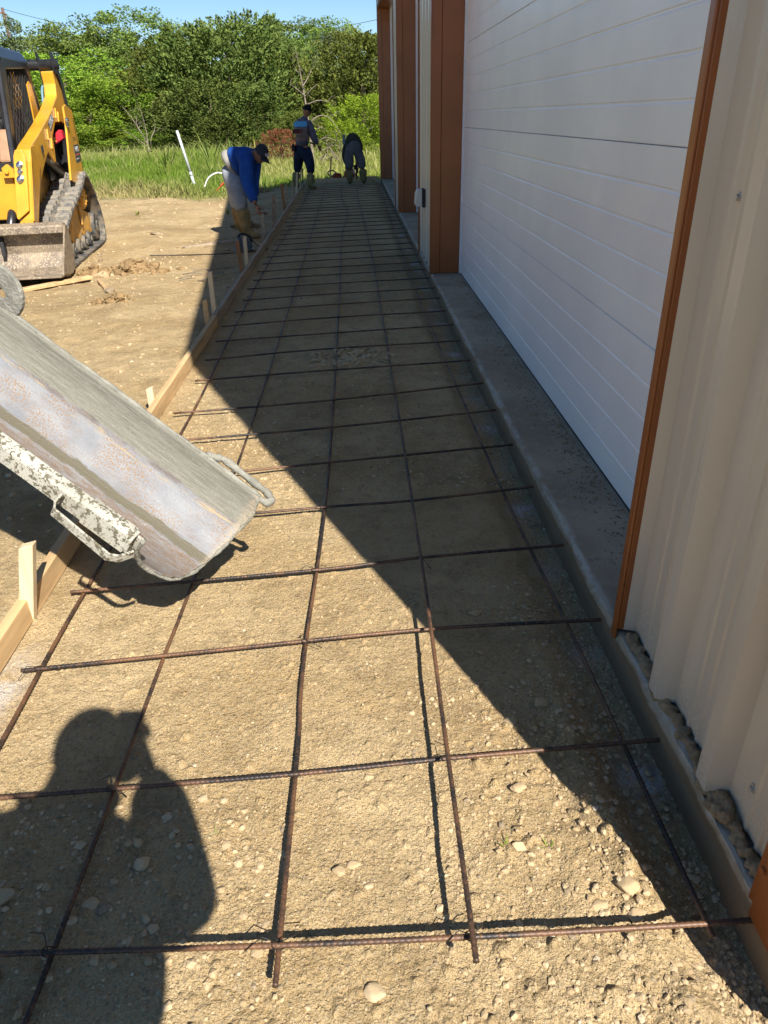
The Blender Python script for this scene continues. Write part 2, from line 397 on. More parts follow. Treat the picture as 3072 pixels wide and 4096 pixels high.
for i, ((x, y), r, lab) in enumerate(CL):
    if y < 3: r *= .72
    bm = bmesh.new(); rk = np.random.RandomState(60+i); pv = rk.normal(size=(15, 3)); pv /= np.linalg.norm(pv, axis=1, keepdims=True)
    pv *= rk.uniform(.8, 1.1, (15, 1))*np.array([1.15, .85+.2*rk.rand(), .55])*r*.95
    for q in pv: bm.verts.new(q)
    hull = bmesh.ops.convex_hull(bm, input=bm.verts); bmesh.ops.delete(bm, geom=[v for v in bm.verts if not v.link_faces], context='VERTS')
    bmesh.ops.bevel(bm, geom=list(bm.edges)+list(bm.verts), offset=r*.10, segments=2, affect='EDGES', profile=.5)
    bmesh.ops.triangulate(bm, faces=bm.faces); bmesh.ops.subdivide_edges(bm, edges=bm.edges, cuts=2, use_grid_fill=True); bmesh.ops.triangulate(bm, faces=bm.faces)
    me = bpy.data.meshes.new('stone'); bm.to_mesh(me); bm.free(); me.attributes.new('tint', 'FLOAT', 'FACE'); o = link('stone', me, M['gravel'])
    co = np.zeros(len(me.vertices)*3); me.vertices.foreach_get('co', co); co = co.reshape(-1, 3)
    co *= (1+.10*fbm(co[:, 0]/r*1.8+i, co[:, 1]/r*1.8+co[:, 2]/r*1.5, 1.0, 4, i))[:, None]; me.vertices.foreach_set('co', co.ravel())
    w = {True: .90, False: .4}['white' in lab or 'pale' in lab]
    if 'dark' in lab: w = .03
    me.attributes['tint'].data.foreach_set('value', np.full(len(me.polygons), w, np.float32))
    me.polygons.foreach_set('use_smooth', np.ones(len(me.polygons), bool)); o.location = (x, y, ground_z(x, y)+r*.05)
    tag(o, lab, 'stone' if 'clod' not in lab else 'dirt clod')

def heap(x, y, R0, n, rmax, lab, seed):
    g = np.random.RandomState(seed); a = g.uniform(0, 2*PI, n); q = R0*np.abs(g.normal(0, .5, n)); px, py = q*np.cos(a)*1.3, q*np.sin(a)
    z = np.array([ground_z(x+u, y+v) for u, v in zip(px, py)])+.35*R0*np.exp(-(q/(R0*.5))**2)*g.rand(n)
    o = stones('dirt_heap', np.stack([px, py, z], -1), .008+rmax*g.rand(n)**3, ICO2, M['heap'], seed, .8); o.location = (x, y, 0); tag(o, lab, 'dirt heap', kind='stuff')
M['heap'] = simple('churned_dirt', (.25, .165, .08), .97, 0, .25, 9, (), (60, .6, .01), .1)
heap(-2.62, 8.95, .34, 260, .055, 'heap of churned brown dirt and roots on the lot between loader and form boards', 201)
heap(-3.0, 8.75, .20, 90, .06, 'small pile of brown clods right beside the loader track', 202)
heap(-3.55, 7.35, .25, 110, .045, 'scatter of pale clods in front of the loader bucket', 203)
heap(-2.35, 7.2, .22, 70, .035, 'loose clods on the sunny lot nearer than the wood block', 204)
heap(-1.75, 12.6, .3, 120, .04, 'rough shaded clods beyond the bending worker boots', 205)
heap(-2.4, 19.0, .5, 160, .06, 'ridge of dirt clods at the meadow edge behind the bending worker', 206)
# ---------------------------------------------------------------- metal building
BY0, BY1, BX1 = .68, 20.75, 14.0
EAVE, SLOPE = 4.62, .377
RIDGE_Y = (BY0+BY1)/2
def rake(y): return EAVE+SLOPE*(min(y, 2*RIDGE_Y-y)-BY0)
XP, XC, XD = .818, .770, 1.065           # siding pan, rib crest, door face
DOORS = [(1.79, 7.62), (9.05, 12.95), (14.0, 20.38)]
DTOP = 3.72
bld = empty('metal_building', (0, 0, 0))
tag(bld, 'beige ribbed metal building with burnt orange trim and three white overhead doors', 'building')

# concrete footing and door sills
t = NT('concrete')
n1 = t.noise(2.2, 5, .6); n2 = t.noise(25, 5, .65); n3 = t.noise(140, 3)
c = t.mix(t.rng(n1, .35, .68), (.27, .21, .14), (.38, .31, .215)); c = t.mix(t.rng(n2, .5, .75, 0, .7), c, (.40, .34, .25))
c = t.mix(t.rng(t.noise(5, 5, .7), .62, .72, 0, .8), c, (.15, .14, .125))
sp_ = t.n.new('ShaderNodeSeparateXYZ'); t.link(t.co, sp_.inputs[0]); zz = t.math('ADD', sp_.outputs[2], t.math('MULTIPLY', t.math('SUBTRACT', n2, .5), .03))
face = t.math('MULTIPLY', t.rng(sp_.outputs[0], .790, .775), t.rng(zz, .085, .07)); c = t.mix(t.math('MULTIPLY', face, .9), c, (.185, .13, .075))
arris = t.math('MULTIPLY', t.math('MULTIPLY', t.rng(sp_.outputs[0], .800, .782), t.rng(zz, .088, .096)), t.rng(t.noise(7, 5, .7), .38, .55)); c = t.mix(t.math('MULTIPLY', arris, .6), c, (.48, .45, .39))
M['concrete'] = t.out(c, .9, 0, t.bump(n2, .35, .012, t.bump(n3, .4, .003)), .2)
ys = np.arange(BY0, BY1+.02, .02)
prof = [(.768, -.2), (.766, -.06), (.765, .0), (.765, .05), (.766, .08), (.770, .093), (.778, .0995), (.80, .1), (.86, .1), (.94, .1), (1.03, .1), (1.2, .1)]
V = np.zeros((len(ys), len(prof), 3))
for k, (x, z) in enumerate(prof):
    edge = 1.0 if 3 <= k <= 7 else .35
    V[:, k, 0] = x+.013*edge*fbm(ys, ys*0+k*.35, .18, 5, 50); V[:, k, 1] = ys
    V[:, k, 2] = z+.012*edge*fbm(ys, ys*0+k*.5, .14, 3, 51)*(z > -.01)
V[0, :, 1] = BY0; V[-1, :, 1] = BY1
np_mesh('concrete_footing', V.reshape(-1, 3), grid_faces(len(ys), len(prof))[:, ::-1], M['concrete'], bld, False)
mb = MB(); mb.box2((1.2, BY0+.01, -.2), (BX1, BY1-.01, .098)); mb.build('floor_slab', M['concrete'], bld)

# ribbed siding: every panel of one wall face as one sheet
def rib_profile(y0, y1, phase=1.17, pitch=.31):
    pts = [(y0, XP)]
    k = math.floor((y0-phase)/pitch)-1
    while True:
        c = phase+k*pitch; k += 1
        if c-.06 > y1: break
        for dy, x in ((-.044, XP), (-.024, XC), (.024, XC), (.044, XP), (.118, XP), (.124, XP-.005), (.134, XP-.005), (.14, XP), (.17, XP), (.176, XP-.005), (.186, XP-.005), (.192, XP)):
            if y0+.002 < c+dy < y1-.002: pts.append((c+dy, x))
    pts.append((y1, XP)); pts.sort(); return pts
sv, sf = [], []
def siding(y0, y1, z0, ztop):
    pts = rib_profile(y0, y1)
    if y0 < RIDGE_Y < y1: pts = sorted(pts+[(RIDGE_Y, XP)])
    n = len(sv)
    for (y, x) in pts: sv.extend([(x, y, z0), (x, y, (rake(y)-.02) if ztop is None else ztop)])
    for i in range(len(pts)-1): sf.append((n+2*i, n+2*i+2, n+2*i+3, n+2*i+1))
edges = [BY0+.03]+[v for d in DOORS for v in d]+[BY1-.03]
for k in range(0, len(edges), 2): siding(edges[k], edges[k+1], .112, None)
for d in DOORS: siding(d[0], d[1], DTOP+.06, None)
wall = np_mesh('wall_siding', sv, sf, M['beige'], bld)
# other three walls and the roof
mb = MB()
mb.box2((XP, BY0+.004, .1), (BX1, BY0+.03, EAVE)).box2((XP, BY1-.03, .1), (BX1, BY1-.004, EAVE))
mb.prism([(BY0, .1), (BY1, .1), (BY1, EAVE), (RIDGE_Y, rake(RIDGE_Y)), (BY0, EAVE)], 'x', BX1-.03, BX1)
mb.build('outer_wall', M['beige'], bld)
M['roof'] = simple('galvalume_roof', (.42, .42, .41), .35, .5, .05, 3)
mb = MB()
for s in (0, 1):
    y0, y1 = (BY0-.02, RIDGE_Y) if s == 0 else (RIDGE_Y, BY1+.02)
    z0, z1 = rake(max(y0, BY0)), rake(y1) if s == 0 else rake(BY1)
    if s == 1: z0, z1 = rake(RIDGE_Y), EAVE
    mb.prism([(y0, z0), (y1, z1), (y1, z1+.05), (y0, z0+.05)], 'x', XC-.012, BX1+.05)
mb.build('roof', M['roof'], bld)
mb = MB()
for s in (0, 1):
    a, b = ((BY0, EAVE), (RIDGE_Y, rake(RIDGE_Y))) if s == 0 else ((RIDGE_Y, rake(RIDGE_Y)), (BY1, EAVE))
    mb.prism([(a[0], a[1]-.14), (b[0], b[1]-.14), (b[0], b[1]+.052), (a[0], a[1]+.052)], 'x', XC-.034, XC-.014)
mb.build('rake_trim', M['orange'], bld)
# corner trims
def corner(y, s):
    mb = MB(); w = .235 if s > 0 else .13
    ya, yb = (y-.03, y-.03+w) if s > 0 else (y+.03-w, y+.03)
    mb.box2((XC-.012, ya, .055), (XC-.004, yb, EAVE-.1))
    mb.box2((XC-.004, ya if s > 0 else yb-.008, .055), (XC+w, ya+.008 if s > 0 else yb, EAVE-.1))
    lip = yb if s > 0 else ya
    mb.prism([(lip, .055), (lip+s*.022, .06), (lip+s*.022, EAVE-.1), (lip, EAVE-.1)], 'x', XC-.006, XP-.002)
    return mb.build('corner_trim', M['orange'], bld, bevel=.003)
corner(BY0, 1); corner(BY1, -1)
M['screw'] = simple('screw_head', (.45, .43, .38), .4, .3, .1)
mb = MB()
for z in (.20, 1.35, 2.4, 3.4):
    mb = MB(); mb.cyl((XC-.011, BY0+.20, z), (XC-.018, BY0+.20, z), .009, 8); mb.build('trim_screw', M['orange'], bld)
screws = [(1.56, .21), (1.05, .23), (1.62, 1.36), (1.62, 2.4), (1.25, 1.33)]
for k in range(4, 60):
    for c in (1.17+.31*k+.09,):
        if any(d[0]-.03 < c < d[1]+.03 for d in DOORS) or c > BY1-.2: continue
        for z in (.24, 1.33): screws.append((c, z))
for (y, z) in screws:
    mb = MB(); mb.tube([(XP-.001, y, z), (XP-.006, y, z), (XP-.006, y, z), (XP-.012, y, z)], [.011, .011, .007, .0065], 10); mb.build('siding_screw', M['screw'], bld)

# overhead doors with orange jambs
t = NT('door_steel')
v = t.mapping((1, 1, 1)); nz = t.noise(130, 3, .6); n2 = t.noise(45, 2)
c = t.mix(t.rng(t.noise(1.4, 4), .35, .7), (.80, .795, .795), (.88, .875, .865))
c = t.mix(t.rng(t.noise(18, 6, .7, vec=t.mapping((1, 1, .2))), .66, .76, 0, .35), c, (.60, .57, .52))
M['door'] = t.out(c, .33, 0, t.bump(nz, .5, .004, t.bump(n2, .2, .004)), .5, .1)
M['seal'] = simple('door_seal', (.70, .70, .74), .5, 0, .05)
SEC, PIT = .655, .131
for (y0, y1) in DOORS:
    d = empty('overhead_door', (0, 0, 0)); d.parent = bld
    ya, yb = y0+.02, y1-.045
    k = 0; z = .106
    while z < DTOP-.05:
        zt = min(z+SEC, DTOP+.05); pts = [(XD+.03, z+.002), (XD+.003, z+.0015), (XD, z+.005)]
        for q in range(1, 5):
            g = z+PIT*q
            pts += [(XD, g-.008), (XD+.0028, g-.003), (XD+.0028, g+.003), (XD, g+.008)]
        pts += [(XD, zt-.003), (XD+.003, zt-.001), (XD+.03, zt-.0015)]
        n = len(pts); V = [(x, ya, zz) for x, zz in pts]+[(x, yb, zz) for x, zz in pts]
        np_mesh('door_section', V, [(i+n, i, i+1, i+1+n) for i in range(n-1)], M['door'], d)
        z += SEC
    mb = MB(); mb.box2((XD-.012, yb+.002, .104), (XD+.04, y1-.006, DTOP+.04)); mb.build('door_seal', M['seal'], d)
    mb = MB(); mb.box2((XD-.006, y0+.007, .104), (XD+.03, ya-.002, DTOP+.04)); mb.build('door_seal', M['seal'], d)
    mb = MB(); mb.box2((XD+.0, ya, .1005), (XD+.03, yb, .108)); mb.build('bottom_seal', M['black_matte'], d)
    j = MB()
    # near jamb: thin folded edge on the wall face and its return; far jamb: the broad return facing the road
    j.box2((XC-.012, y0-.030, .075), (XC-.003, y0+.001, DTOP+.055)).box2((XC-.003, y0-.008, .075), (XD+.03, y0+.004, DTOP))
    j.box2((XC-.003, y0-.030, .112), (XP, y0-.024, DTOP+.055))
    j.build('near_jamb', M['orange'], bld, bevel=.004)
    j = MB()
    j.box2((XC-.012, y1-.002, .075), (XC-.003, y1+.055, DTOP+.055)).box2((XC-.003, y1-.004, .104), (XC+.085, y1+.012, DTOP))
    j.box2((XC+.087, y1+.001, .104), (XD+.04, y1+.012, DTOP)).box2((XC-.003, y1+.046, .112), (XP, y1+.055, DTOP+.055))
    j.build('far_jamb', M['orange'], bld, bevel=.003)
    j = MB(); j.box2((XC-.012, y0-.030, DTOP+.056), (XC-.003, y1+.055, DTOP+.11)).box2((XC-.003, y0, DTOP), (XD+.03, y1, DTOP+.008))
    j.build('head_trim', M['orange'], bld)
# weatherproof outlet on the strip between the first two doors
ob = MB(); ob.box2((XC-.032, 8.26, .66), (XC, 8.42, .84)); box_ = ob.build('outlet_box', M['black_matte'], bld, bevel=.006)
ob = MB(); ob.prism([(XC-.033, .665), (XC-.10, .675), (XC-.108, .70), (XC-.10, .80), (XC-.085, .832), (XC-.033, .84)], 'y', 8.265, 8.415)
ob.build('outlet_cover', simple('clear_cover', (.62, .60, .55), .3, 0, .1), box_, bevel=.008, seg=2)
# squeezed-out mortar under the siding and crumbs on the sill
M['mortar'] = simple('mortar', (.27, .20, .12), .95, 0, .25, 30, [(60, .6, (.22, .18, .13), .1)], (140, .5, .006), .1)
rg = np.random.RandomState(12); P = []; r = []
for y in np.arange(.86, 1.74, .006):
    rb = min(abs(((y-1.17+.155) % .31)-.155), .06)/.06
    n = 2
    for q in range(n):
        P.append((.792+.014*rb*rg.rand()+rg.uniform(-.008, .006)-.012*(1-rb), y+rg.uniform(-.01, .01), .104+rg.uniform(-.004, .010))); r.append(rg.uniform(.005, .013))
np_p, np_r = np.array(P), np.array(r)
mo = stones('mortar_bead', np_p, np_r*1.05, ICO2, M['mortar'], 77, .9); mo.parent = bld; md = mo.modifiers.new('rough', 'REMESH'); md.mode = 'VOXEL'; md.voxel_size = .0035; md.use_smooth_shade = True
lump = MB()
for k in range(9):
    a = k/9*2*PI*1.25; lump.ell((.790+.017*math.cos(a), 1.098+.026*math.sin(a)*1.2, .112+.008*math.sin(a*2)), (.017, .018, .016), nu=10, nv=7)
lump.ell((.796, 1.10, .12), (.022, .03, .02))
lo = lump.build('mortar_lump', M['mortar'], None, True); tag(lo, 'dried lump of mortar sitting on the footing edge under the second siding rib', 'mortar lump')
md = lo.modifiers.new('rough', 'REMESH'); md.mode = 'VOXEL'; md.voxel_size = .003
tx = bpy.data.textures.new('lump', 'CLOUDS'); tx.noise_scale = .014
md = lo.modifiers.new('disp', 'DISPLACE'); md.texture = tx; md.strength = .012
rg = np.random.RandomState(21); n = 2600
y = 1.72+5.6*rg.rand(n)**1.3; x = 1.05-.16*rg.rand(n)**2.2-.05*np.abs(vnoise(y*2.1, y*0, 3)); rr = .0018+.006*rg.rand(n)**3
y2 = rg.uniform(1.7, 5.5, 500); x2 = rg.uniform(.79, 1.03, 500)
tag(stones('sand', np.stack([np.r_[x, x2], np.r_[y, y2], np.full(n+500, .101)], -1), np.r_[rr, rg.uniform(.001, .0035, 500)], ICO1, M['mortar'], 22),
    'sand and mortar crumbs swept along the bottom of the near overhead door', 'sand', kind='stuff')

# ---------------------------------------------------------------- reinforcing bars
t = NT('rusty_rebar')
n1 = t.noise(3.2, 6, .7); n2 = t.noise(90, 3)
c = t.mix(t.rng(n1, .40, .60), (.03, .026, .024), (.14, .068, .032)); c = t.mix(t.rng(n2, .5, .7, 0, .5), c, (.22, .11, .05))
M['rebar'] = t.out(c, .5, t.rng(n1, .62, .38, .05, .4), t.bump(n2, .3, .002), .5)
ORD = ['nearest', 'second', 'third', 'fourth', 'fifth', 'sixth', 'seventh', 'eighth', 'ninth', 'tenth', 'eleventh', 'twelfth', 'thirteenth', 'fourteenth', 'fifteenth', 'sixteenth',
       'seventeenth', 'eighteenth', 'nineteenth', 'twentieth']
ORD += ['twenty-'+o for o in ['first']+ORD[1:9]]+['thirtieth']+['thirty-'+o for o in ['first']+ORD[1:9]]+['fortieth']+['forty-'+o for o in ['first']+ORD[1:9]]
def rebar(pts, r, ribbed):
    mb = MB()
    P = [Vector(p) for p in pts]
    if not ribbed: return mb.tube(P, r, 8)
    L = [0]
    for a, b in zip(P, P[1:]): L.append(L[-1]+(b-a).length)
    n = int(L[-1]/.0042); out = []; rr = []
    for k in range(n+1):
        s = L[-1]*k/n; i = min(max(np.searchsorted(L, s)-1, 0), len(P)-2); f = (s-L[i])/(L[i+1]-L[i])
        out.append(P[i].lerp(P[i+1], f)); rr.append(r*(.93 if k % 3 else 1.12))
    return mb.tube(out, rr, 8)
def spline(cp, n):
    cp = [Vector(c) for c in cp]; out = []
    for i in range(len(cp)-1):
        p0, p1, p2, p3 = cp[max(i-1, 0)], cp[i], cp[i+1], cp[min(i+2, len(cp)-1)]
        for k in range(n):
            f = k/n; out.append(.5*((2*p1)+(p2-p0)*f+(2*p0-5*p1+4*p2-p3)*f*f+(3*p1-p0-3*p2+p3)*f**3))
    return out+[cp[-1]]
rb = random.Random(4)
known = {0: [(-1.25, .912, .034), (-.79, .898, .04), (-.22, .872, .058), (.224, .864, .062), (.60, .868, .055), (.80, .872, .052)],
         1: [(-1.22, 1.29, .034), (-.96, 1.301, .034), (-.213, 1.327, .036), (.192, 1.355, .034), (.80, 1.378, .04)],
         2: [(-1.10, 1.793, .034), (-.393, 1.857, .034), (.198, 1.903, .036), (.80, 1.905, .04)],
         3: [(-1.09, 2.218, .034), (-.196, 2.289, .036), (.204, 2.343, .036), (.80, 2.386, .04)],
         4: [(-1.10, 2.70, .034), (-.183, 2.787, .036), (.208, 2.814, .036), (.80, 2.897, .04)],
         5: [(-1.11, 3.12, .034), (-.173, 3.251, .036), (.80, 3.374, .04)],
         6: [(-1.12, 3.60, .034), (-.166, 3.711, .036), (.80, 3.872, .04)],
         7: [(-1.10, 4.03, .034), (-.155, 4.151, .036), (.80, 4.348, .04)]}
extra = {0: 'thick ribbed, orange rust at left and shiny at the footing', 1: 'brown rust with a bright worn middle', 2: 'dark steel with its free end left of the form side rebar', 3: 'passing under the chute lip',
         4: 'whose left end hides behind the chute lip', 5: 'crossing the tip of the wall shadow', 6: 'orange where it meets the sun at left', 7: 'with a rusty left end in the sun'}
for i, y in enumerate(BAR_Y):
    if i in known: cp = known[i]
    else:
        lx = -1.07-.06*rb.random(); yl = y-.17-.05*rb.random()+.02
        cp = [(lx, yl, .033), (-.5, y-.07+rb.uniform(-.015, .015), .034), (.1, y+rb.uniform(-.015, .015), .036), (.5, y+.03+rb.uniform(-.01, .02), .038), (.80, y+.05, .042)]
    o = rebar(spline(cp, 8), .0062, i < 5).build('rebar', M['rebar'], None, True)
    base = 'crosswise rebar rod, %s of the crosswise rods counted from the photographer' % ORD[i] if i else 'crosswise rebar rod nearest the photographer'
    tag(o, base+(', '+extra[i] if i in extra else ''), 'rebar', 'crosswise rebar rods')
    if i in extra: o['label'] = '%s crosswise rebar rod, %s' % (ORD[i], extra[i])
LONG = [([(-1.045, .5), (-1.046, 1.5), (-1.047, 2.2), (-.998, 4.0), (-1.022, 6.1), (-1.035, 8.9), (-1.0, 13), (-1.0, 19.4)], 'lengthwise rebar rod next to the wooden form board'),
        ([(-.705, .70), (-.69, .82), (-.68, 1.31), (-.669, 1.83), (-.657, 2.2), (-.624, 3.7), (-.615, 6.45), (-.63, 12), (-.645, 17.75), (-.65, 19.4)], 'orange rusted lengthwise rebar rod running through the photographer shadow'),
        ([(-.215, .797), (-.212, 1.44), (-.215, 1.83), (-.17, 3.32), (-.163, 7.37), (-.175, 11), (-.10, 14.2), (-.23, 16.6), (-.25, 19.5)], 'middle lengthwise rebar rod with its rusty end sticking out at the bottom'),
        ([(.177, .80), (.185, 1.425), (.197, 2.268), (.213, 4.5), (.212, 9.2), (.17, 13), (.118, 16.7), (.14, 19.5)], 'lengthwise rebar rod with a separate dark shadow line beside it'),
        ([(.68, .86), (.658, 1.91), (.626, 2.86), (.604, 4.55), (.583, 7.24), (.60, 12), (.665, 16.9), (.67, 19.5)], 'lengthwise rebar rod nearest the concrete footing')]
for i, (cp, lab) in enumerate(LONG):
    z = lambda y: .021+(.068*float(1-sstep(2.0, 4.2, y)) if i == 3 else .03*max(0, 1.3-y)/.5 if i == 2 else .01*max(0, 1.3-y))
    cp3 = [(x, y, z(y)) for x, y in cp]; pts = spline(cp3, 10)
    nearp = [p for p in pts if p.y <= 4.2]; farp = [p for p in pts if p.y >= nearp[-1].y]
    mb = rebar(nearp, .0062, True); mb.tube(farp, .0062, 8)
    tag(mb.build('rebar', M['rebar'], None, True), lab, 'rebar', 'lengthwise rebar rods')
M['wire'] = simple('tie_wire', (.04, .035, .032), .5, .6, .2)
def interp(cp, k, v, a): # coordinate k where axis a equals v
    for p, q in zip(cp, cp[1:]):
        if min(p[a], q[a]) <= v <= max(p[a], q[a]): f = (v-p[a])/(q[a]-p[a]+1e-9); return p[k]+(q[k]-p[k])*f
    return cp[-1][k]
names = ['form side', 'photographer shadow', 'middle', 'second-from-footing', 'footing side']
for (bi, li) in ((0, 1), (0, 2), (0, 3), (1, 1), (1, 3), (2, 0), (2, 2), (3, 2), (4, 2), (3, 3), (5, 3)):
    cp = known[bi]; x0 = LONG[li][0][1][0]
    yb = interp(cp, 1, x0, 0); x0 = interp(LONG[li][0], 0, yb, 1); z0 = interp(cp, 2, x0, 0)
    mb = MB(); ph = rb.random()*6
    mb.tube([(x0+.013*math.cos(a+.8), yb+.013*math.sin(a+.8), z0-.006+.012*math.sin(a*.5)) for a in np.linspace(0, 2*PI*1.15, 14)], .0013, 5)
    for q in range(2):
        a = ph+q*2.6; L = rb.uniform(.03, .07)
        mb.tube([(x0, yb, z0+.008), (x0+L*.5*math.cos(a), yb+L*.5*math.sin(a), z0+.016), (x0+L*math.cos(a+.4), yb+L*math.sin(a+.4), z0+rb.uniform(-.02, .012))], .0012, 5)
    tag(mb.build('tie_wire', M['wire'], None, True), 'twisted wire tie where the %s crosswise rod meets the %s lengthwise rod' % (ORD[bi], names[li]), 'wire tie', 'wire ties')

# ---------------------------------------------------------------- form boards and stakes
FX = -1.184
def lumber(name, a, b, w, h, mat, label, cat, wob=.0):
    """board with slightly waney edges from a to b (centres), width w across, height h up"""
    a, b = Vector(a), Vector(b); L = (b-a).length; n = max(2, int(L/.25)); d = (b-a).normalized()
    side = d.cross(Vector((0, 0, 1))).normalized(); up = side.cross(d); mb = MB(); vs = []
    for k in range(n+1):
        c = a.lerp(b, k/n)+side*rb.uniform(-wob, wob)+up*rb.uniform(-wob, wob)*.5
        vs += [c+side*s*w/2+up*u*h/2 for s, u in ((-1, -1), (1, -1), (1, 1), (-1, 1))]
    fs = [(0, 3, 2, 1), (4*n, 4*n+1, 4*n+2, 4*n+3)]
    for k in range(n): fs += [(4*k+i, 4*k+(i+1) % 4, 4*k+4+(i+1) % 4, 4*k+4+i) for i in range(4)]
    return tag(mb.add(vs, fs).build(name, mat, None, False, .003), label, cat)
lumber('form_board', (FX-.019, .25, .050), (FX-.019, 6.18, .050), .038, .092, M['wood'], 'sunlit pale form board along the left side of the walkway, passing under the chute', 'form board', .002)
lumber('form_board', (FX-.017, 6.19, .052), (FX-.012, 13.1, .056), .038, .094, M['wood_grey'], 'grey weathered form board in the shade beside the bending worker', 'form board', .004)
lumber('form_board', (FX-.010, 13.11, .058), (FX-.006, 20.5, .078), .038, .10, M['wood_grey'], 'farthest grey form board ending at the standing worker', 'form board', .004)
lumber('form_board', (-.95, 20.75, .07), (.62, 20.95, .085), .04, .1, M['wood_pale'], 'pale form board across the far end of the walkway', 'form board', .003)
def stake(x, y, top, mat, label, lean=(0, 0), w=.04, d=.04):
    mb = MB(); lx, ly = lean; vs = []
    for z, k in ((-.10, .12), (-.02, 1), (top, 1)):
        f = (z+.1)/(top+.1); vs += [(x+lx*f+sx*w/2*k, y+ly*f+sy*d/2*k, z+(.006*sx if z == top else 0)) for sx, sy in ((-1, -1), (1, -1), (1, 1), (-1, 1))]
    fs = [(0, 3, 2, 1), (8, 9, 10, 11)]
    for q in (0, 4): fs += [(q+i, q+(i+1) % 4, q+4+(i+1) % 4, q+4+i) for i in range(4)]
    o = mb.add(vs, fs).build('stake', mat, None, False, .002)
    return tag(o, label, 'stake', 'wooden stakes behind the form boards')
SX = -1.245
stake(SX+.012, 2.11, .305, M['wood_pale'], 'sunlit pale wooden stake at the lower left, nearest the photographer', (.10, 0), .05, .035)
stake(SX, 4.15, .155, M['wood_pale'], 'short sunlit stake whose top shows just above the chute rim')
stake(SX, 6.05, .25, M['wood'], 'short tan stake just nearer than a taller pale stake, on the shadow edge', (.01, 0))
stake(SX-.002, 6.42, .405, M['wood_pale'], 'tall pale stake behind the short tan stake on the shadow edge', (.01, 0))
stake(SX-.01, 8.38, .375, M['wood_red'], 'brown stake just left of the whitest stake, below the worker boots', (-.02, 0))
stake(SX+.01, 8.62, .385, M['wood_pale'], 'whitest stake in front of the power saw', (.01, 0))
stake(SX-.02, 10.75, .39, M['wood_grey'], 'grey stake that the bending worker grips at its top', (.02, 0))
stake(SX-.02, 12.2, .50, M['wood_grey'], 'dim grey stake standing alone beyond the gripped stake', (.05, 0), .05)
stake(SX, 14.4, .495, M['wood_red'], 'dark brown leaning stake, left of a close pair', (-.03, 0), .05)
stake(SX, 14.9, .455, M['wood_grey'], 'grey stake immediately behind the dark brown leaning stake', (.01, 0))
stake(SX, 15.9, .40, M['wood_grey'], 'stake in front of the standing worker left boot', (.06, 0))
stake(SX+.02, 17.0, .52, M['wood_pale'], 'light grey stake rising between the standing worker boots', (.07, 0))
stake(SX, 18.6, .47, M['wood_grey'], 'thin grey stake close before the far end of the form boards', (.08, 0), .035)
stake(SX-.02, 20.5, .40, M['black_matte'], 'black stake at the far end of the form boards', (.02, 0), .03, .03)
stake(-.60, 21.2, .62, M['wood'], 'yellowish slanting stake by the orange tool at the far end', (.09, 0), .04)
# scraps
lumber('wood_plank', (-3.46, 7.78, .045), (-2.93, 8.38, .045), .09, .035, M['wood'], 'sun bleached plank end lying under the loader bucket', 'plank', .003)
lumber('wood_block', (-2.80, 8.24, .03), (-2.565, 7.72, .03), .038, .038, M['wood'], 'small cut wood block with an orange end on the sunny dirt', 'wood block')
lumber('wood_plank', (-2.32, 10.44, .02), (-1.62, 11.05, .02), .09, .03, M['wood_grey'], 'flat weathered plank on the dirt at the bending worker feet', 'plank', .004)
lumber('wood_plank', (-2.25, 14.0, .02), (-1.75, 14.35, .02), .08, .025, M['wood'], 'thin bright strip of wood lying behind the bending worker', 'plank', .004)
# ---------------------------------------------------------------- concrete chute
cB = Vector((-.3415, 2.0875, .46)); cA = Vector((-.601, 1.704, .54))
ph, sl_ = R(160), R(34.2)
cu_ = Vector((math.cos(ph)*math.cos(sl_), math.sin(ph)*math.cos(sl_), math.sin(sl_)))
cv = cA-cB; CA0 = cv.dot(cu_); cv = cv-cu_*CA0; CW = cv.length; cv.normalize()
cn = cu_.cross(cv); cn = -cn if cn.z > 0 else cn
def CP(s, v, d): return cB+cu_*s+cv*v+cn*d       # along, across, down
DEP = .22
NS, NT_ = 150, 61
def arc(f):
    th = PI*f
    return CW*(.5-.5*math.cos(th)), DEP*math.sin(th)
LIP_F = [0, .05, .1, .2, .3, .4, .5, .6, .65, .7, .75, .8, .9, 1]; LIP_S = [0, -.008, -.014, -.008, .001, .007, .02, .036, .052, .078, .108, .130, .141, .142]
def lip_s(f): return float(np.interp(f, LIP_F, LIP_S))
V = []; AL = []; AR = []
for i in range(NS):
    for j in range(NT_):
        f = j/(NT_-1); v, dp = arc(f)
        s0 = lip_s(f)+.0015*math.sin(j*1.9)+.002*math.sin(j*.7)
        s = s0+(2.0-s0)*(i/(NS-1))**1.25
        V.append(CP(s, v, dp)); AL.append(s); AR.append(f)
t = NT('chute_inside'); al = t.attr('along'); ar = t.attr('arc')
cb = t.n.new('ShaderNodeCombineXYZ'); t.link(al, cb.inputs[0]); t.link(ar, cb.inputs[1]); uv = cb.outputs[0]
w1 = t.noise(1, 5, .6, vec=t.mapping((7, 9, 1), src=uv)); w2 = t.noise(1, 6, .7, vec=t.mapping((22, 60, 1), src=uv)); w3 = t.noise(1, 3, .6, vec=t.mapping((150, 120, 1), src=uv))
fine = t.noise(120, 4, .7); arw = t.math('ADD', ar, t.math('MULTIPLY', t.math('SUBTRACT', w1, .5), .05))
arf = t.math('ADD', arw, t.math('MULTIPLY', t.math('SUBTRACT', w2, .5), .035))
steel = t.mix(t.rng(w1, .3, .7), (.165, .168, .178), (.24, .243, .248))
rustm = t.math('MULTIPLY', t.rng(w3, .50, .57), t.rng(t.noise(1, 4, .6, vec=t.mapping((5, 6, 1), src=uv)), .38, .62))
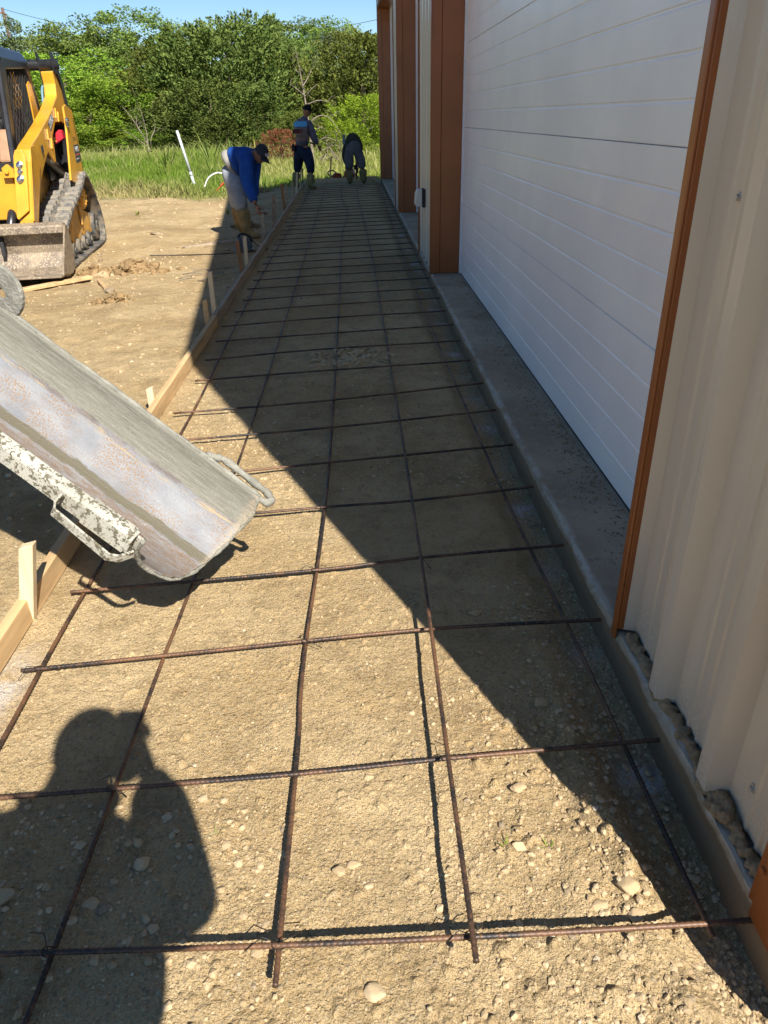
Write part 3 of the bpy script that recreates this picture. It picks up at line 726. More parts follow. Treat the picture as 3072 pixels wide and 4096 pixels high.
c = t.mix(rustm, steel, (.22, .125, .05))
c = t.mix(t.math('MULTIPLY', t.rng(arf, .445, .465), t.rng(w2, .30, .62, 0, .8)), c, (.155, .105, .065))      # near side rusty wall
c = t.mix(t.math('MULTIPLY', t.rng(arf, .385, .395), t.rng(arf, .452, .436)), c, (.115, .100, .066))    # wet slurry streak
cement = t.mix(t.rng(t.noise(1, 6, .7, vec=t.mapping((9, 70, 1), src=uv)), .3, .7), (.15, .143, .11), (.23, .22, .18))
cement = t.mix(t.rng(fine, .55, .7, 0, .6), cement, (.27, .26, .22))
purp = t.math('MULTIPLY', t.rng(arf, .215, .19), t.rng(w1, .4, .6)); c = t.mix(purp, c, (.12, .10, .09))
tan = t.math('MULTIPLY', t.math('MULTIPLY', t.rng(arf, .185, .195), t.rng(arf, .235, .215)), t.rng(t.noise(1, 4, .6, vec=t.mapping((4, 40, 1), src=uv)), .55, .60))
c = t.mix(tan, c, (.30, .235, .14))
cm = t.rng(arf, .185, .172); c = t.mix(cm, c, cement)
edge = t.math('MULTIPLY', t.rng(al, .03, .0), t.rng(fine, .35, .55)); c = t.mix(edge, c, (.30, .25, .18))
nrm = t.bump(t.noise(1, 6, .7, vec=t.mapping((14, 90, 1), src=uv)), .5, .006, t.bump(fine, .4, .004))
M['chute_in'] = t.out(c, t.rng(cm, 0, 1, .5, .95), 0, nrm, .4)
t = NT('chipped_white_paint')
n = t.noise(48, 6, .7); n2 = t.noise(150, 4, .6); c = t.mix(t.rng(t.noise(5, 4), .3, .7), (.32, .30, .24), (.43, .41, .34))
c = t.mix(t.rng(n, .525, .555), c, (.12, .105, .07)); c = t.mix(t.rng(n2, .585, .63), c, (.15, .13, .09)); c = t.mix(t.rng(t.noise(4, 5, .7), .62, .72, 0, .7), c, (.26, .22, .155))
M['chipped'] = t.out(c, .7, 0, t.bump(n, .35, .004), .3)
M['cement'] = simple('dried_cement', (.24, .23, .19), .95, 0, .2, 20, [(50, .62, (.16, .15, .12), .1)], (70, .7, .012), .15)
ch = empty('concrete_chute', cB); tag(ch, 'steel concrete pouring chute crusted with cement, hanging over the form from the left', 'concrete chute')
def under(o):
    o.parent = ch; o.matrix_parent_inverse = Matrix.Translation(-cB); return o
tr = np_mesh('trough', [tuple(p) for p in V], grid_faces(NS, NT_), M['chute_in'], None, True, {'along': ('POINT', AL), 'arc': ('POINT', AR)})
tr.data.materials.append(M['chipped'])
sd = tr.modifiers.new('wall', 'SOLIDIFY'); sd.thickness = .007; sd.offset = 1; sd.material_offset = 1; sd.material_offset_rim = 0
under(tr)
# far rim: rolled edge thick with cement; near rim: painted flange turned down
mb = MB(); mb.tube([CP(-.002+s*2.0, -.003, .001*math.sin(s*37)) for s in np.linspace(0, 1, 80)], [.0075+.0012*math.sin(i*1.7)+.001*math.sin(i*.37) for i in range(80)], 8)
under(mb.build('far_rim', M['cement'], None, True))
def strip(a, b, n, fn, name, mat, th=.006):
    V = []; 
    for k in range(n+1):
        s = a+(b-a)*k/n; V += [CP(*q) for q in fn(s)]
    m = len(fn(a)); o = np_mesh(name, [tuple(p) for p in V], grid_faces(n+1, m), mat, None, False)
    md = o.modifiers.new('th', 'SOLIDIFY'); md.thickness = th; md.offset = 0; md2 = o.modifiers.new('b', 'BEVEL'); md2.width = .002; md2.limit_method = 'ANGLE'
    return under(o)
strip(CA0+.02, 2.0, 70, lambda s: [(s, CW-.010, .004), (s, CW-.002, -.008), (s, CW+.022, -.004), (s, CW+.028, .004), (s, CW+.030, .052)], 'near_rim', M['chipped'])
strip(CA0+.03, CA0+.17, 12, lambda s: [(s, CW-.010, .012), (s, CW-.008, -.010), (s, CW+.010, -.013), (s, CW+.028, -.004), (s, CW+.034, .056)], 'rim_sleeve', M['chipped'], .007)
# end ring: thickened ragged lip at the mouth
pts = []
for j in range(0, NT_, 1):
    f = j/(NT_-1); v, dp = arc(f); s0 = lip_s(f)
    pts.append(CP(s0+.001*math.sin(j*2.1)+.0025*math.sin(j*.6), v, dp+.004))
under(MB().tube(pts, [.0062+.0008*math.sin(j*1.3)+.0014*math.sin(j*.41+1) for j in range(NT_)], 7).build('lip', M['cement'], None, True))
# handles
h = []
h0 = CA0+.235
mb = MB(); hp = [CP(h0, CW+.040, .002), CP(h0+.002, CW+.062, .018), CP(h0-.008, CW+.078, .034), CP(h0-.19, CW+.078, .052), CP(h0-.215, CW+.064, .048), CP(h0-.235, CW+.03, .035)]
def strap(pts, w, th):
    """flat bar bent through the points; its broad side follows cn"""
    mb = MB(); vs = []; N = len(pts)
    for i, p in enumerate(pts):
        d = (pts[min(i+1, N-1)]-pts[max(i-1, 0)]).normalized(); b = (cn-d*cn.dot(d)).normalized(); a = d.cross(b).normalized()
        vs += [p+a*x*th/2+b*y*w/2 for x, y in ((-1, -1), (1, -1), (1, 1), (-1, 1))]
    fs = [(0, 3, 2, 1), (4*N-4, 4*N-3, 4*N-2, 4*N-1)]
    for q in range(N-1): fs += [(4*q+i, 4*q+(i+1) % 4, 4*q+4+(i+1) % 4, 4*q+4+i) for i in range(4)]
    return mb.add(vs, fs)
under(strap(hp, .03, .007).build('handle', M['chipped'], None, False, .002))
mb = MB(); mb.tube(spline([CP(.215, -.004, -.004), CP(.185, -.026, -.006), CP(.155, -.036, -.008), CP(.05, -.042, .0), CP(-.01, -.044, .004), CP(-.035, -.032, .008), CP(-.03, -.012, .012), CP(.02, -.004, .012)], 6), [.0125+.002*math.sin(i*1.1) for i in range(43)], 9)
under(mb.build('handle', M['cement'], None, True))
# slotted hinge lug standing on the far rim, top end
mb = MB(); ring = []; cs = 1.03
for (a, b) in ((.085, .0), (.022, .012)):
    ring.append([(cs+a*math.cos(q), -.03+a*(1 if a > .05 else .8)*math.sin(q)) for q in np.linspace(0, 2*PI, 28, endpoint=False)])
vs = []
for tt in (-.008, .008):
    for rg_ in ring: vs += [CP(s_, -.004+tt, d_-.012) for s_, d_ in rg_]
n = 28; fs = []
for i in range(n):
    j = (i+1) % n
    fs += [(i, j, n+j, n+i), (2*n+i, 3*n+i, 3*n+j, 2*n+j), (i, 2*n+i, 2*n+j, j), (n+i, n+j, 3*n+j, 3*n+i)]
under(mb.add(vs, fs).build('hinge_lug', M['cement'], None, False, .003, 2))
# ribs welded under the trough and the upper hinge plates (out of frame end)
for s in (1.1, 1.75):
    pts = [CP(s, *[x+y for x, y in zip(arc(j/16), (0, .018))]) for j in range(17)]
    under(MB().tube(pts, .014, 6).build('stiffener', M['chipped'], None, True))

# lumps of dried mortar along the rim, the lip and the edge of the caked band
gq = np.random.RandomState(31); P = []; r = []
for k in range(520):
    s = gq.uniform(.0, 1.5)
    f = (.185+gq.normal(0, .012), gq.uniform(.02, .18), .45+gq.normal(0, .012), gq.uniform(.01, .05))[k % 4]
    v, dp = arc(min(max(f, .01), .99)); k_ = min(max((f-.50)/.42, 0), 1)
    p = CP(max(s, lip_s(f)+.012), v, dp-.002); P.append(tuple(p)); r.append(.0022+.006*gq.rand()**3)
crust = stones('mortar_crust', np.array(P), np.array(r), ICO1, M['cement'], 66, .8); under(crust)
# ---------------------------------------------------------------- compact track loader
LX, LY = -3.38, 9.15
ld = empty('track_loader', (LX, LY, 0), math.atan2(.27, 2.16))
tag(ld, 'yellow compact track loader with black caged cab and muddy bucket on the dirt lot', 'track loader')
t = NT('muddy_track_rubber'); n1 = t.noise(9, 5, .65); n2 = t.noise(60, 4, .6)
c = t.mix(t.rng(n1, .36, .62), (.05, .058, .066), (.20, .165, .12)); c = t.mix(t.rng(n2, .55, .72, 0, .6), c, (.32, .255, .17))
M['track'] = t.out(c, .85, 0, t.bump(n2, .4, .01), .25)
t = NT('lug_rubber'); n1 = t.noise(12, 5, .65); n2 = t.noise(70, 4, .6)
c = t.mix(t.rng(n1, .34, .6), (.13, .13, .13), (.27, .235, .18)); c = t.mix(t.rng(n2, .6, .75, 0, .6), c, (.34, .28, .19))
M['lug'] = t.out(c, .9, 0, t.bump(n2, .4, .008), .2)
t = NT('bucket_steel'); n1 = t.noise(5, 6, .7); n2 = t.noise(55, 4, .65)
c = t.mix(t.rng(n1, .38, .62), (.15, .115, .085), (.27, .21, .14)); c = t.mix(t.rng(n2, .48, .66, 0, .8), c, (.46, .37, .25)); c = t.mix(t.rng(t.noise(18, 5, .7), .62, .72), c, (.09, .085, .085))
M['bucket'] = t.out(c, .6, .15, t.bump(n2, .4, .006), .4)
def mirror(fn):
    for s in (0, 1):
        fn((lambda x: x) if s == 0 else (lambda x: -1.78-x))
def tpath(off):
    P = [Vector((0, y, z)) for y, z in [(.22, 0), (.08, .045), (.005, .16), (.03, .29), (.135, .405), (.556, .568), (1.0, .67), (1.45, .785), (1.72, .885), (1.86, .912), (1.99, .875), (2.12, .77), (2.29, .60), (2.42, .42), (2.475, .24), (2.44, .10), (2.34, .02), (2.22, 0), (1.5, 0), (.8, 0)]]
    pts = spline(P+[P[0]], 8)[:-1]; n = len(pts); out = []
    for i in range(n):
        d = (pts[(i+1) % n]-pts[i-1]).normalized(); out.append((pts[i]+Vector((0, d.z, -d.y))*off, d))
    return out
def make_track(X):
    o_, i_ = tpath(-.012), tpath(.022); n = len(o_); mb = MB(); vs = []
    for k in range(n):
        for x in (-.40, 0): vs.append(Vector((X(x), o_[k][0].y, max(o_[k][0].z, .008))))
        for x in (0, -.40): vs.append(Vector((X(x), i_[k][0].y, i_[k][0].z+.01)))
    fs = []
    for k in range(n):
        a, b = 4*k, 4*((k+1) % n); fs += [(a+i, a+(i+1) % 4, b+(i+1) % 4, b+i) for i in range(4)]
    trk = mb.add(vs, fs).build('track', M['track'], ld)
    L = [0]
    for k in range(n): L.append(L[-1]+(o_[(k+1) % n][0]-o_[k][0]).length)
    lg = MB(); m = int(L[-1]/.178)
    for q in range(m):
        for (xa, xb, sh) in ((-.395, -.235, 0), (-.175, -.005, .5)):
            s = ((q+sh)*L[-1]/m) % L[-1]; k = min(int(np.searchsorted(L, s))-1, n-1); k = max(k, 0)
            p, d = o_[k]; nn = Vector((0, -d.z, d.y))
            if nn.dot(p-Vector((0, 1.2, .35))) < 0: nn = -nn
            if p.z < .03: continue
            x0, x1 = sorted((X(xa), X(xb)))
            rot = Matrix((Vector((1, 0, 0)), d, nn)).transposed()
            c = p+nn*.012; c.x = (x0+x1)/2
            h0 = len(lg.v); lg.box(c, (x1-x0, .118, .056), rot)
            for vi in range(h0, len(lg.v)):
                v = Vector(lg.v[vi]); 
                if (v-c).dot(nn) > 0: v = v-d*((v-c).dot(d))*.22
                lg.v[vi] = tuple(v)
    lg.build('tread', M['lug'], trk, bevel=.008)
    fr = MB()
    fr.prism([(.42, .36), (.62, .50), (.80, .47), (.95, .56), (1.3, .66), (1.62, .62), (1.75, .50), (2.12, .42), (2.18, .20), (1.98, .17), (1.93, .24), (1.78, .17), (1.70, .25), (1.52, .17), (1.44, .24), (1.18, .16), (1.10, .24), (.86, .16), (.78, .25), (.52, .17), (.40, .24)], 'x', *sorted((X(-.26), X(-.115))))
    fr.box2((min(X(-.115), X(-.075)), .60, .33), (max(X(-.115), X(-.075)), .68, .52)).box2((min(X(-.115), X(-.085)), 1.42, .34), (max(X(-.115), X(-.085)), 1.50, .58)).box2((min(X(-.115), X(-.09)), .78, .36), (max(X(-.115), X(-.09)), .82, .46))
    fr.build('undercarriage_frame', M['yellow_dirty'], ld, bevel=.008)
    for (y, z, r, nm, mt) in ((.22, .225, .19, 'idler', 'yellow_dirty'), (2.25, .225, .19, 'idler', 'track'), (.62, .13, .095, 'roller', 'track'), (1.0, .13, .095, 'roller', 'track'), (1.36, .13, .095, 'roller', 'track'), (1.7, .13, .095, 'roller', 'track')):
        a, b = sorted((X(-.32), X(-.07))); w = MB()
        w.tube([(a, y, z), (a+.02, y, z), (b-.02, y, z), (b, y, z)], [r*.9, r, r, r*.9], 20); w.cyl((b-.001, y, z), (b+.02, y, z), r*.42, 12)
        w.build(nm, M[mt], trk, False, .004)
    a, b = sorted((X(-.34), X(-.09))); w = MB(); w.cyl((a, 1.80, .66), (b, 1.80, .66), .16, 24)
    sp = w.build('sprocket', M['yellow_dirty'], trk, False, .006)
    w = MB(); s_ = 1 if X(0) == 0 else -1; xo = X(-.09)
    w.tube([(xo, 1.80, .66), (xo+s_*.02, 1.80, .66), (xo+s_*.02, 1.80, .66)], [.135, .125, .06], 20)
    for q in range(8): w.cyl((xo+s_*.02, 1.80+.095*math.cos(q*PI/4), .66+.095*math.sin(q*PI/4)), (xo+s_*.032, 1.80+.095*math.cos(q*PI/4), .66+.095*math.sin(q*PI/4)), .013, 6)
    w.build('hub', M['yellow'], sp)
mirror(make_track)
# chassis
mb = MB(); mb.prism([(.30, .28), (.30, .62), (.55, 1.02), (1.0, 1.06), (2.2, 1.06), (2.35, .9), (2.4, .35), (2.0, .25)], 'x', -1.33, -.45)
mb.build('chassis', M['black'], ld, bevel=.01)
mb = MB(); mb.prism([(-1.34, .62), (-1.34, 1.08), (-.44, 1.08), (-.44, .62), (-.58, .58), (-1.2, .58)], 'y', .05, .30)
mb.build('front_plate', M['yellow'], ld, bevel=.012, seg=2)
mb = MB(); mb.prism([(1.0, .35), (.6, .75), (.75, 1.0), (1.2, 1.2), (2.3, 1.2), (2.45, .9), (2.4, .4)], 'x', -.45, -.42).prism([(1.0, .35), (.6, .75), (.75, 1.0), (1.2, 1.2), (2.3, 1.2), (2.45, .9), (2.4, .4)], 'x', -1.36, -1.33)
mb.build('side_cover', M['yellow_dirty'], ld, bevel=.006)
mb = MB(); mb.box2((-1.35, 1.75, 1.05), (-.43, 2.5, 1.55)); mb.build('engine_hood', M['black'], ld, bevel=.03, seg=2)
# lift arms
def make_arm(X):
    a, b = sorted((X(-.335), X(-.185)))
    prof = [(-.19, .40), (-.17, .60), (-.03, 1.18), (.03, 1.30), (.16, 1.345), (.5, 1.425), (1.0, 1.555), (1.5, 1.70), (1.95, 1.865), (2.02, 2.0), (2.0, 2.14), (2.30, 2.16), (2.38, 1.9), (2.30, 1.62), (2.12, 1.52), (1.9, 1.56), (1.55, 1.55), (1.05, 1.30), (.72, 1.20), (.42, 1.02), (.22, .82), (.06, .58), (-.02, .40)]
    s_ = 1 if X(0) == 0 else -1
    def lean(q, ky=.24):
        for i, v in enumerate(q.v):
            if v[2] < 1.18: q.v[i] = (v[0]-s_*.09*(1.18-v[2])/.6, v[1]-ky*(1.18-v[2]), v[2])
        return q
    arm = lean(MB().prism(prof, 'x', a, b), 0).build('lift_arm', M['yellow'], ld, bevel=.012, seg=2)
    s_ = 1 if X(0) == 0 else -1
    o0 = b if s_ > 0 else a
    # front coupler cover with its three pins, side flange, hand holes
    cv_ = MB(); x0, x1 = sorted((X(-.35), X(-.215))); cv_.prism([(x0, .62), (x0, 1.24), (x0+.03, 1.30), (x1-.03, 1.30), (x1, 1.24), (x1, .69), (x0+.02, .60)], 'y', -.075, -.042)
    
    lean(cv_).build('arm_cover', M['yellow'], arm, bevel=.008, seg=2)
    for z, r in ((1.15, .036), (1.085, .026), (1.01, .036)):
        pn = MB(); xc = X(-.292); pn.tube([(xc, -.072, z), (xc, -.092, z), (xc, -.10, z), (xc, -.122, z), (xc, -.127, z)], [r*1.15, r*1.15, r*.7, r*.65, r*.4], 14); lean(pn).build('hose_coupler', M['chrome'], arm, False)
    fl = MB(); fl.prism([(-.19, .58), (-.05, 1.2), (.02, 1.32), (.20, 1.34), (.30, 1.16), (.2, .90), (-.02, .50)], 'x', *sorted((o0+s_*.002, o0+s_*.014)))
    lean(fl, 0).build('arm_flange', M['yellow'], arm, bevel=.003)
    for (y, z, tilt) in ((.95, 1.43, .3), (1.05, 1.33, .3), (1.62, 1.66, .5), (1.72, 1.62, .5)):
        fl = MB(); fl.box((o0+s_*.012, y, z), (.02, .018, .13), Matrix.Rotation(-.45, 3, 'X')); fl.build('arm_rib', M['yellow'], arm, bevel=.004)
    pl = MB(); pl.prism([(.80, 1.28), (1.0, 1.42), (1.2, 1.42), (1.2, 1.30), (1.12, 1.12), (1.05, 1.12)], 'x', *sorted((o0+s_*.003, o0-s_*.02))); pl.build('pivot_plate', M['yellow'], arm, bevel=.004)
    cy = MB(); xc = (a+b)/2-s_*.03; cy.cyl((xc, 1.0, 1.22), (xc, 1.75, .98), .052, 14).cyl((xc, 1.75, .98), (xc, 2.1, .87), .03, 10); cy.build('lift_cylinder', simple('cylinder_paint', (.22, .20, .17), .45, .3, .2), ld, True)
    # rear tower: upright plate carrying the rear pivots
    x0, x1 = sorted((X(-.10), X(-.075)))
    tw = MB(); tw.prism([(1.70, 1.73), (1.85, 1.76), (2.16, 1.70), (2.19, 1.33), (2.10, .90), (1.72, .80), (1.26, .90), (1.52, 1.30), (1.66, 1.55)], 'x', x0, x1)
    twr = tw.build('rear_tower', M['yellow'], ld, bevel=.004)
    tw = MB(); x2, x3 = sorted((X(-.36), X(-.335))); tw.prism([(1.5, 1.55), (1.85, 1.62), (2.16, 1.5), (2.15, .90), (1.3, .90)], 'x', x2, x3); tw.box2((min(x0, x2), 2.1, .9), (max(x1, x3), 2.14, 1.6)); tw.build('tower_web', M['black'], twr)
    lk = MB(); xa, xb = sorted((X(-.185), X(-.165))); lk.prism([(2.02, 2.36), (2.10, 2.36), (2.25, 2.27), (2.42, 2.0), (2.5, 1.60), (2.38, 1.60), (2.30, 1.95), (2.16, 2.12), (2.04, 2.13)], 'x', xa, xb)
    xa, xb = sorted((X(-.36), X(-.342))); lk.prism([(2.02, 2.36), (2.10, 2.36), (2.22, 2.22), (2.25, 1.9), (2.2, 1.7), (2.12, 1.7), (2.08, 2.0)], 'x', xa, xb)
    lk.build('rear_link', M['black'], ld, bevel=.004)
    tw = MB(); xa, xb = sorted((X(-.075), X(-.05))); tw.box2((xa, 1.60, 1.50), (xb, 1.70, 1.60)).cyl((X(-.075), 1.62, 1.58), (X(-.03), 1.62, 1.58), .03, 8); tw.build('latch', M['chrome'], twr, bevel=.01)
    return arm, twr
arms = []
mirror(lambda X: arms.append(make_arm(X)))
mb = MB(); mb.cyl((-1.66, 2.10, 2.215), (-.12, 2.10, 2.215), .062, 20); mb.build('cross_tube', M['black'], ld, True)
mb = MB(); mb.prism([(1.45, 1.5), (1.5, 1.98), (1.62, 2.02), (1.85, 1.92), (2.0, 1.6), (1.9, 1.4)], 'x', -.425, -.41); mb.build('hose_guard', M['yellow'], ld, bevel=.004)
mb = MB(); mb.tube(spline([(-.37, 1.95, 1.5), (-.365, 1.92, 1.75), (-.36, 1.98, 1.92), (-.355, 2.05, 1.98)], 8), .016, 8); mb.build('hydraulic_hose', simple('hose_blue', (.12, .22, .27), .5), ld, True)
mb = MB(); mb.prism([(-.275, 1.39), (-.17, 1.475), (-.14, 1.465), (-.13, 1.37), (-.265, 1.30)], 'y', 1.56, 1.70)
rbx = mb.build('guard_box', M['red_paint'], ld, bevel=.006)
mb = MB(); mb.box((-.243, 1.556, 1.365), (.022, .004, .055), Matrix.Rotation(.25, 3, 'Y')).box((-.229, 1.556, 1.385), (.012, .004, .012)).box((-.229, 1.556, 1.345), (.014, .004, .012)); mb.build('decal', simple('yellow_print', (.65, .5, .05), .5), rbx)
# decals: local frame on the arm / tower outer faces (facing +x)
def face_x(x, y, z, rot): # text runs along +y (rear) rotated by rot in the y-z plane
    Bx = Matrix(((0, 0, 1, 0), (1, 0, 0, 0), (0, 1, 0, 0), (0, 0, 0, 1)))
    return Matrix.Translation((x, y, z)) @ Bx @ Matrix.Rotation(rot, 4, 'Z')
arm0, tw0 = arms[0]
st = MB(); st.prism([(1.13, 1.545), (1.42, 1.655), (1.50, 1.60), (1.20, 1.455)], 'x', -.1845, -.1825); st.build('decal', M['decal_grey'], arm0)
text_mesh('decal', '259D3', .115, M['white_print'], arm0, face_x(-.1815, 1.315, 1.565, .36), .0004, .2, .88)
st = MB(); st.prism([(.47, 1.31), (.57, 1.335), (.58, 1.26), (.48, 1.235)], 'x', -.1705, -.1685); st.build('decal', M['decal_grey'], arm0)
st = MB(); st.prism([(1.80, 1.285), (2.12, 1.295), (2.07, 1.085), (1.775, 1.075)], 'x', -.0745, -.0725); st.build('decal', M['decal_grey'], tw0)
text_mesh('decal', "MIKE'S", .085, M['white_print'], tw0, face_x(-.0715, 1.955, 1.235, .02), .0004, 0, .9)
st = MB(); st.prism([(1.82, 1.178), (2.08, 1.186), (2.076, 1.168), (1.817, 1.160)], 'x', -.0724, -.0716); st.build('decal', M['red_print'], tw0)
st = MB(); st.prism([(1.82, 1.125), (2.0, 1.131), (1.997, 1.121), (1.818, 1.115)], 'x', -.0724, -.0716); st.build('decal', M['white_print'], tw0)
text_mesh('decal', '3075-4', .075, M['dark_print'], tw0, face_x(-.0738, 1.955, 1.355, .02), .0003, 0, .85)
# cab
cab = MB()
def post(pts, w): cab.tube([Vector(p) for p in pts], w, 4)
XR, XL = -.44, -1.34
for x in (XR, XL):
    q = .014 if x == XR else -.014
    cab.prism([(.18, 1.08), (.30, 1.08), (.70, 2.10), (1.58, 2.15), (1.66, 2.05), (1.78, 1.62), (1.92, 1.08), (2.06, 1.08), (1.92, 1.70), (1.78, 2.14), (1.70, 2.24), (.60, 2.22), (.50, 2.10)], 'x', x-.03, x+.03)
cab.box2((XL, .50, 2.12), (XR, .60, 2.24)).box2((XL, .2, 1.06), (XR, .32, 1.16))
cabo = cab.build('cab_frame', M['black'], ld, bevel=.012)
rf = MB(); rf.prism([(XL-.04, 2.20), (XL+.02, 2.32), (XL+.12, 2.36), (XR-.12, 2.36), (XR-.02, 2.32), (XR+.04, 2.20)], 'y', .46, 1.80); rf.build('cab_roof', M['black'], ld, bevel=.02, seg=2)
t = NT('cab_glass'); t.b.inputs['Transmission Weight'].default_value = .0
M['glass'] = t.out((.03, .04, .035), .08, 0, None, .6)
for x in (XR, XL):
    g = MB()
    for k in range(19):      # slanted bars of the window guard, clipped to the window opening
        y0 = .40+k*.072
        g.tube([(x, min(max(.33, y0-.0), 1.86), 1.16), (x, min(y0+.02, 1.80), 2.12)] if k > 4 else [(x, y0, 1.16+max(0, (y0-.33)*.0)), (x, y0+.24-.03*k, 1.16+.62+.08*k)], .0055, 4)
    for k in range(-4, 13):
        y0, z0, y1, z1 = .32+k*.12, 1.16, .32+k*.12+.95, 2.12
        def clip(y, z): return y
        P = []
        for f in np.linspace(0, 1, 25):
            y, z = y0+(y1-y0)*f, z0+(z1-z0)*f
            if .33+(z-1.16)*.40 < y < 1.86-(z-1.16)*.2: P.append((x+.006, y, z))
        if len(P) > 1: g.tube([P[0], P[-1]], .005, 4)
    g.build('window_guard', simple('guard_bar', (.03, .024, .02), .6, .2, .3), cabo)
    g = MB(); g.prism([(.72, 1.90), (.80, 2.09), (1.15, 2.10), (1.28, 1.98), (1.28, 1.86), (1.15, 1.72), (.80, 1.70)], 'x', x-.012, x-.008); g.build('side_window', M['glass'], cabo)
g = MB(); g.box2((XL+.02, 1.70, 1.1), (XR-.02, 1.74, 2.15)); g.build('rear_window', M['glass'], cabo)
mb = MB(); mb.prism([(.95, 1.28), (1.0, 1.38), (1.42, 1.40), (1.50, 1.95), (1.60, 1.98), (1.62, 1.25)], 'x', -1.15, -.65); mb.build('seat', simple('seat_cloth', (.30, .27, .24), .8, 0, .2, 20), ld, bevel=.04, seg=3)
mb = MB(); mb.prism([(.36, 1.16), (.50, 1.50), (.62, 1.50), (.75, 1.16)], 'x', -.64, -.50); mb.build('control_console', simple('tan_panel', (.30, .17, .09), .6), ld, bevel=.03, seg=2)
mb = MB(); mb.tube([(-.56, .58, 1.5), (-.56, .55, 1.62)], .014, 8).ell((-.56, .55, 1.65), (.03, .03, .05)); mb.build('joystick', M['black_matte'], ld, True)
mb = MB(); mb.prism([(-.52, 1.02), (-.40, 1.02), (-.40, 1.10), (-.46, 1.16), (-.52, 1.12)], 'y', -.02, .05); mb.cyl((-.47, -.03, 1.085), (-.47, -.05, 1.085), .024, 12); mb.build('tow_eye', M['yellow'], ld, bevel=.004)
# bucket
bk = MB(); a, b = -1.90, .12
sidep = [(-1.0, .105), (-.56, .05), (-.36, .10), (-.30, .28), (-.36, .545), (-.46, .56), (-.62, .42), (-.92, .17)]
for x in (a, b-.02): bk.prism(sidep, 'x', x, x+.02)
ins = [(-1.0, .11), (-.60, .062), (-.42, .11), (-.34, .26), (-.38, .46), (-.40, .54)]
outs = [(-.40+.025, .55), (-.355, .46), (-.315, .26), (-.40, .085), (-.60, .035), (-1.0, .092)]
bk.prism(ins+outs, 'x', a+.02, b-.02)
buck = bk.build('bucket', M['bucket'], ld, bevel=.006)
mb = MB(); mb.prism([(-.50, .47), (-.50, .555), (-.40, .585), (-.34, .57), (-.34, .47)], 'x', a+.021, b-.021); mb.build('top_bar', M['bucket'], buck, bevel=.012)
mb = MB(); mb.prism([(-1.10, .10), (-.97, .088), (-.97, .112), (-1.10, .122)], 'x', a, b); mb.build('cutting_edge', M['bucket'], buck, bevel=.005)
for x in np.arange(a+.15, b-.05, .26):
    mb = MB(); mb.prism([(x-.045, .108), (x-.025, .142), (x+.025, .142), (x+.045, .108)], 'y', -1.07, -1.0); mb.build('edge_bolt', M['bucket'], buck, bevel=.006)
mb = MB(); mb.prism([(-.45, .25), (-.12, .42), (-.12, .55), (-.40, .50)], 'x', -.62, -.58).prism([(-.45, .25), (-.12, .42), (-.12, .55), (-.40, .50)], 'x', -1.22, -1.18).box2((-1.25, -.33, .25), (-.5, -.22, .5)); mb.build('bucket_coupler', M['black_matte'], ld, bevel=.005)
for x in (-.55, -1.2): 
    mb = MB(); mb.cyl((x, -.2, .45), (x, .35, .85), .05, 12); mb.cyl((x, -.3, .38), (x, -.2, .45), .028, 10); mb.build('tilt_cylinder', M['black'], ld, True)
# ---------------------------------------------------------------- people
def skin_bm(pts, edges, sub=2):
    """pts: (co, radius or (rx, ry)); the first vertex is the root. Returns an evaluated skinned mesh"""
    bm = bmesh.new(); l = bm.verts.layers.skin.verify(); vs = []
    for i, (co, r) in enumerate(pts):
        v = bm.verts.new(co); v[l].radius = (r, r) if isinstance(r, (int, float)) else r; v[l].use_root = (i == 0); vs.append(v)
    for a, b in edges: bm.edges.new((vs[a], vs[b]))
    me = bpy.data.meshes.new('s'); bm.to_mesh(me); bm.free(); o = bpy.data.objects.new('s', me); COL.objects.link(o)
    m = o.modifiers.new('skin', 'SKIN'); m.use_smooth_shade = True; m.branch_smoothing = .6
    m = o.modifiers.new('sub', 'SUBSURF'); m.levels = sub; m.render_levels = sub
    ev = o.evaluated_get(bpy.context.evaluated_depsgraph_get()); out = bpy.data.meshes.new_from_object(ev)
    bpy.data.objects.remove(o); return out
def joined(name, meshes, mat, parent=None, extra=None):
    bm = bmesh.new()
    for m in meshes: bm.from_mesh(m)
    if extra is not None:
        me = bpy.data.meshes.new('x'); me.from_pydata(extra.v, [], extra.f); bm.from_mesh(me)
    bmesh.ops.recalc_face_normals(bm, faces=bm.faces)
    me = bpy.data.meshes.new(name); bm.to_mesh(me); bm.free()
    for p in me.polygons: p.use_smooth = True
    me.materials.clear(); return link(name, me, mat, parent)
def chain(specs, sub=2):
    """specs: list of polylines [(co, r), ...]; polylines after the first start at index given as int"""
    pts, edges = [], []; key = {}
    for line in specs:
        prev = None
        for it in line:
            if isinstance(it, str): prev = key[it]; continue
            if len(it) == 3: nm, co, r = it
            else: nm = None; co, r = it
            pts.append((co, r)); i = len(pts)-1
            if nm: key[nm] = i
            if prev is not None: edges.append((prev, i))
            prev = i
    return skin_bm(pts, edges, sub)
M['skin'] = simple('brown_skin', (.24, .115, .065), .55, 0, .08, 20, spec=.35)
def cloth(name, col, var=.2, vs=7, spots=(), bump=(30, .35, .01)): return simple(name, col, .9, 0, var, vs, spots, bump, .1)
M['boot'] = cloth('tan_rubber_boot', (.27, .185, .075), .25, 9, [(14, .55, (.33, .26, .17), .15)])
M['boot_olive'] = cloth('olive_rubber_boot', (.17, .15, .07), .25, 9, [(14, .55, (.26, .22, .15), .15)])
M['hair'] = simple('black_hair', (.012, .011, .01), .7)
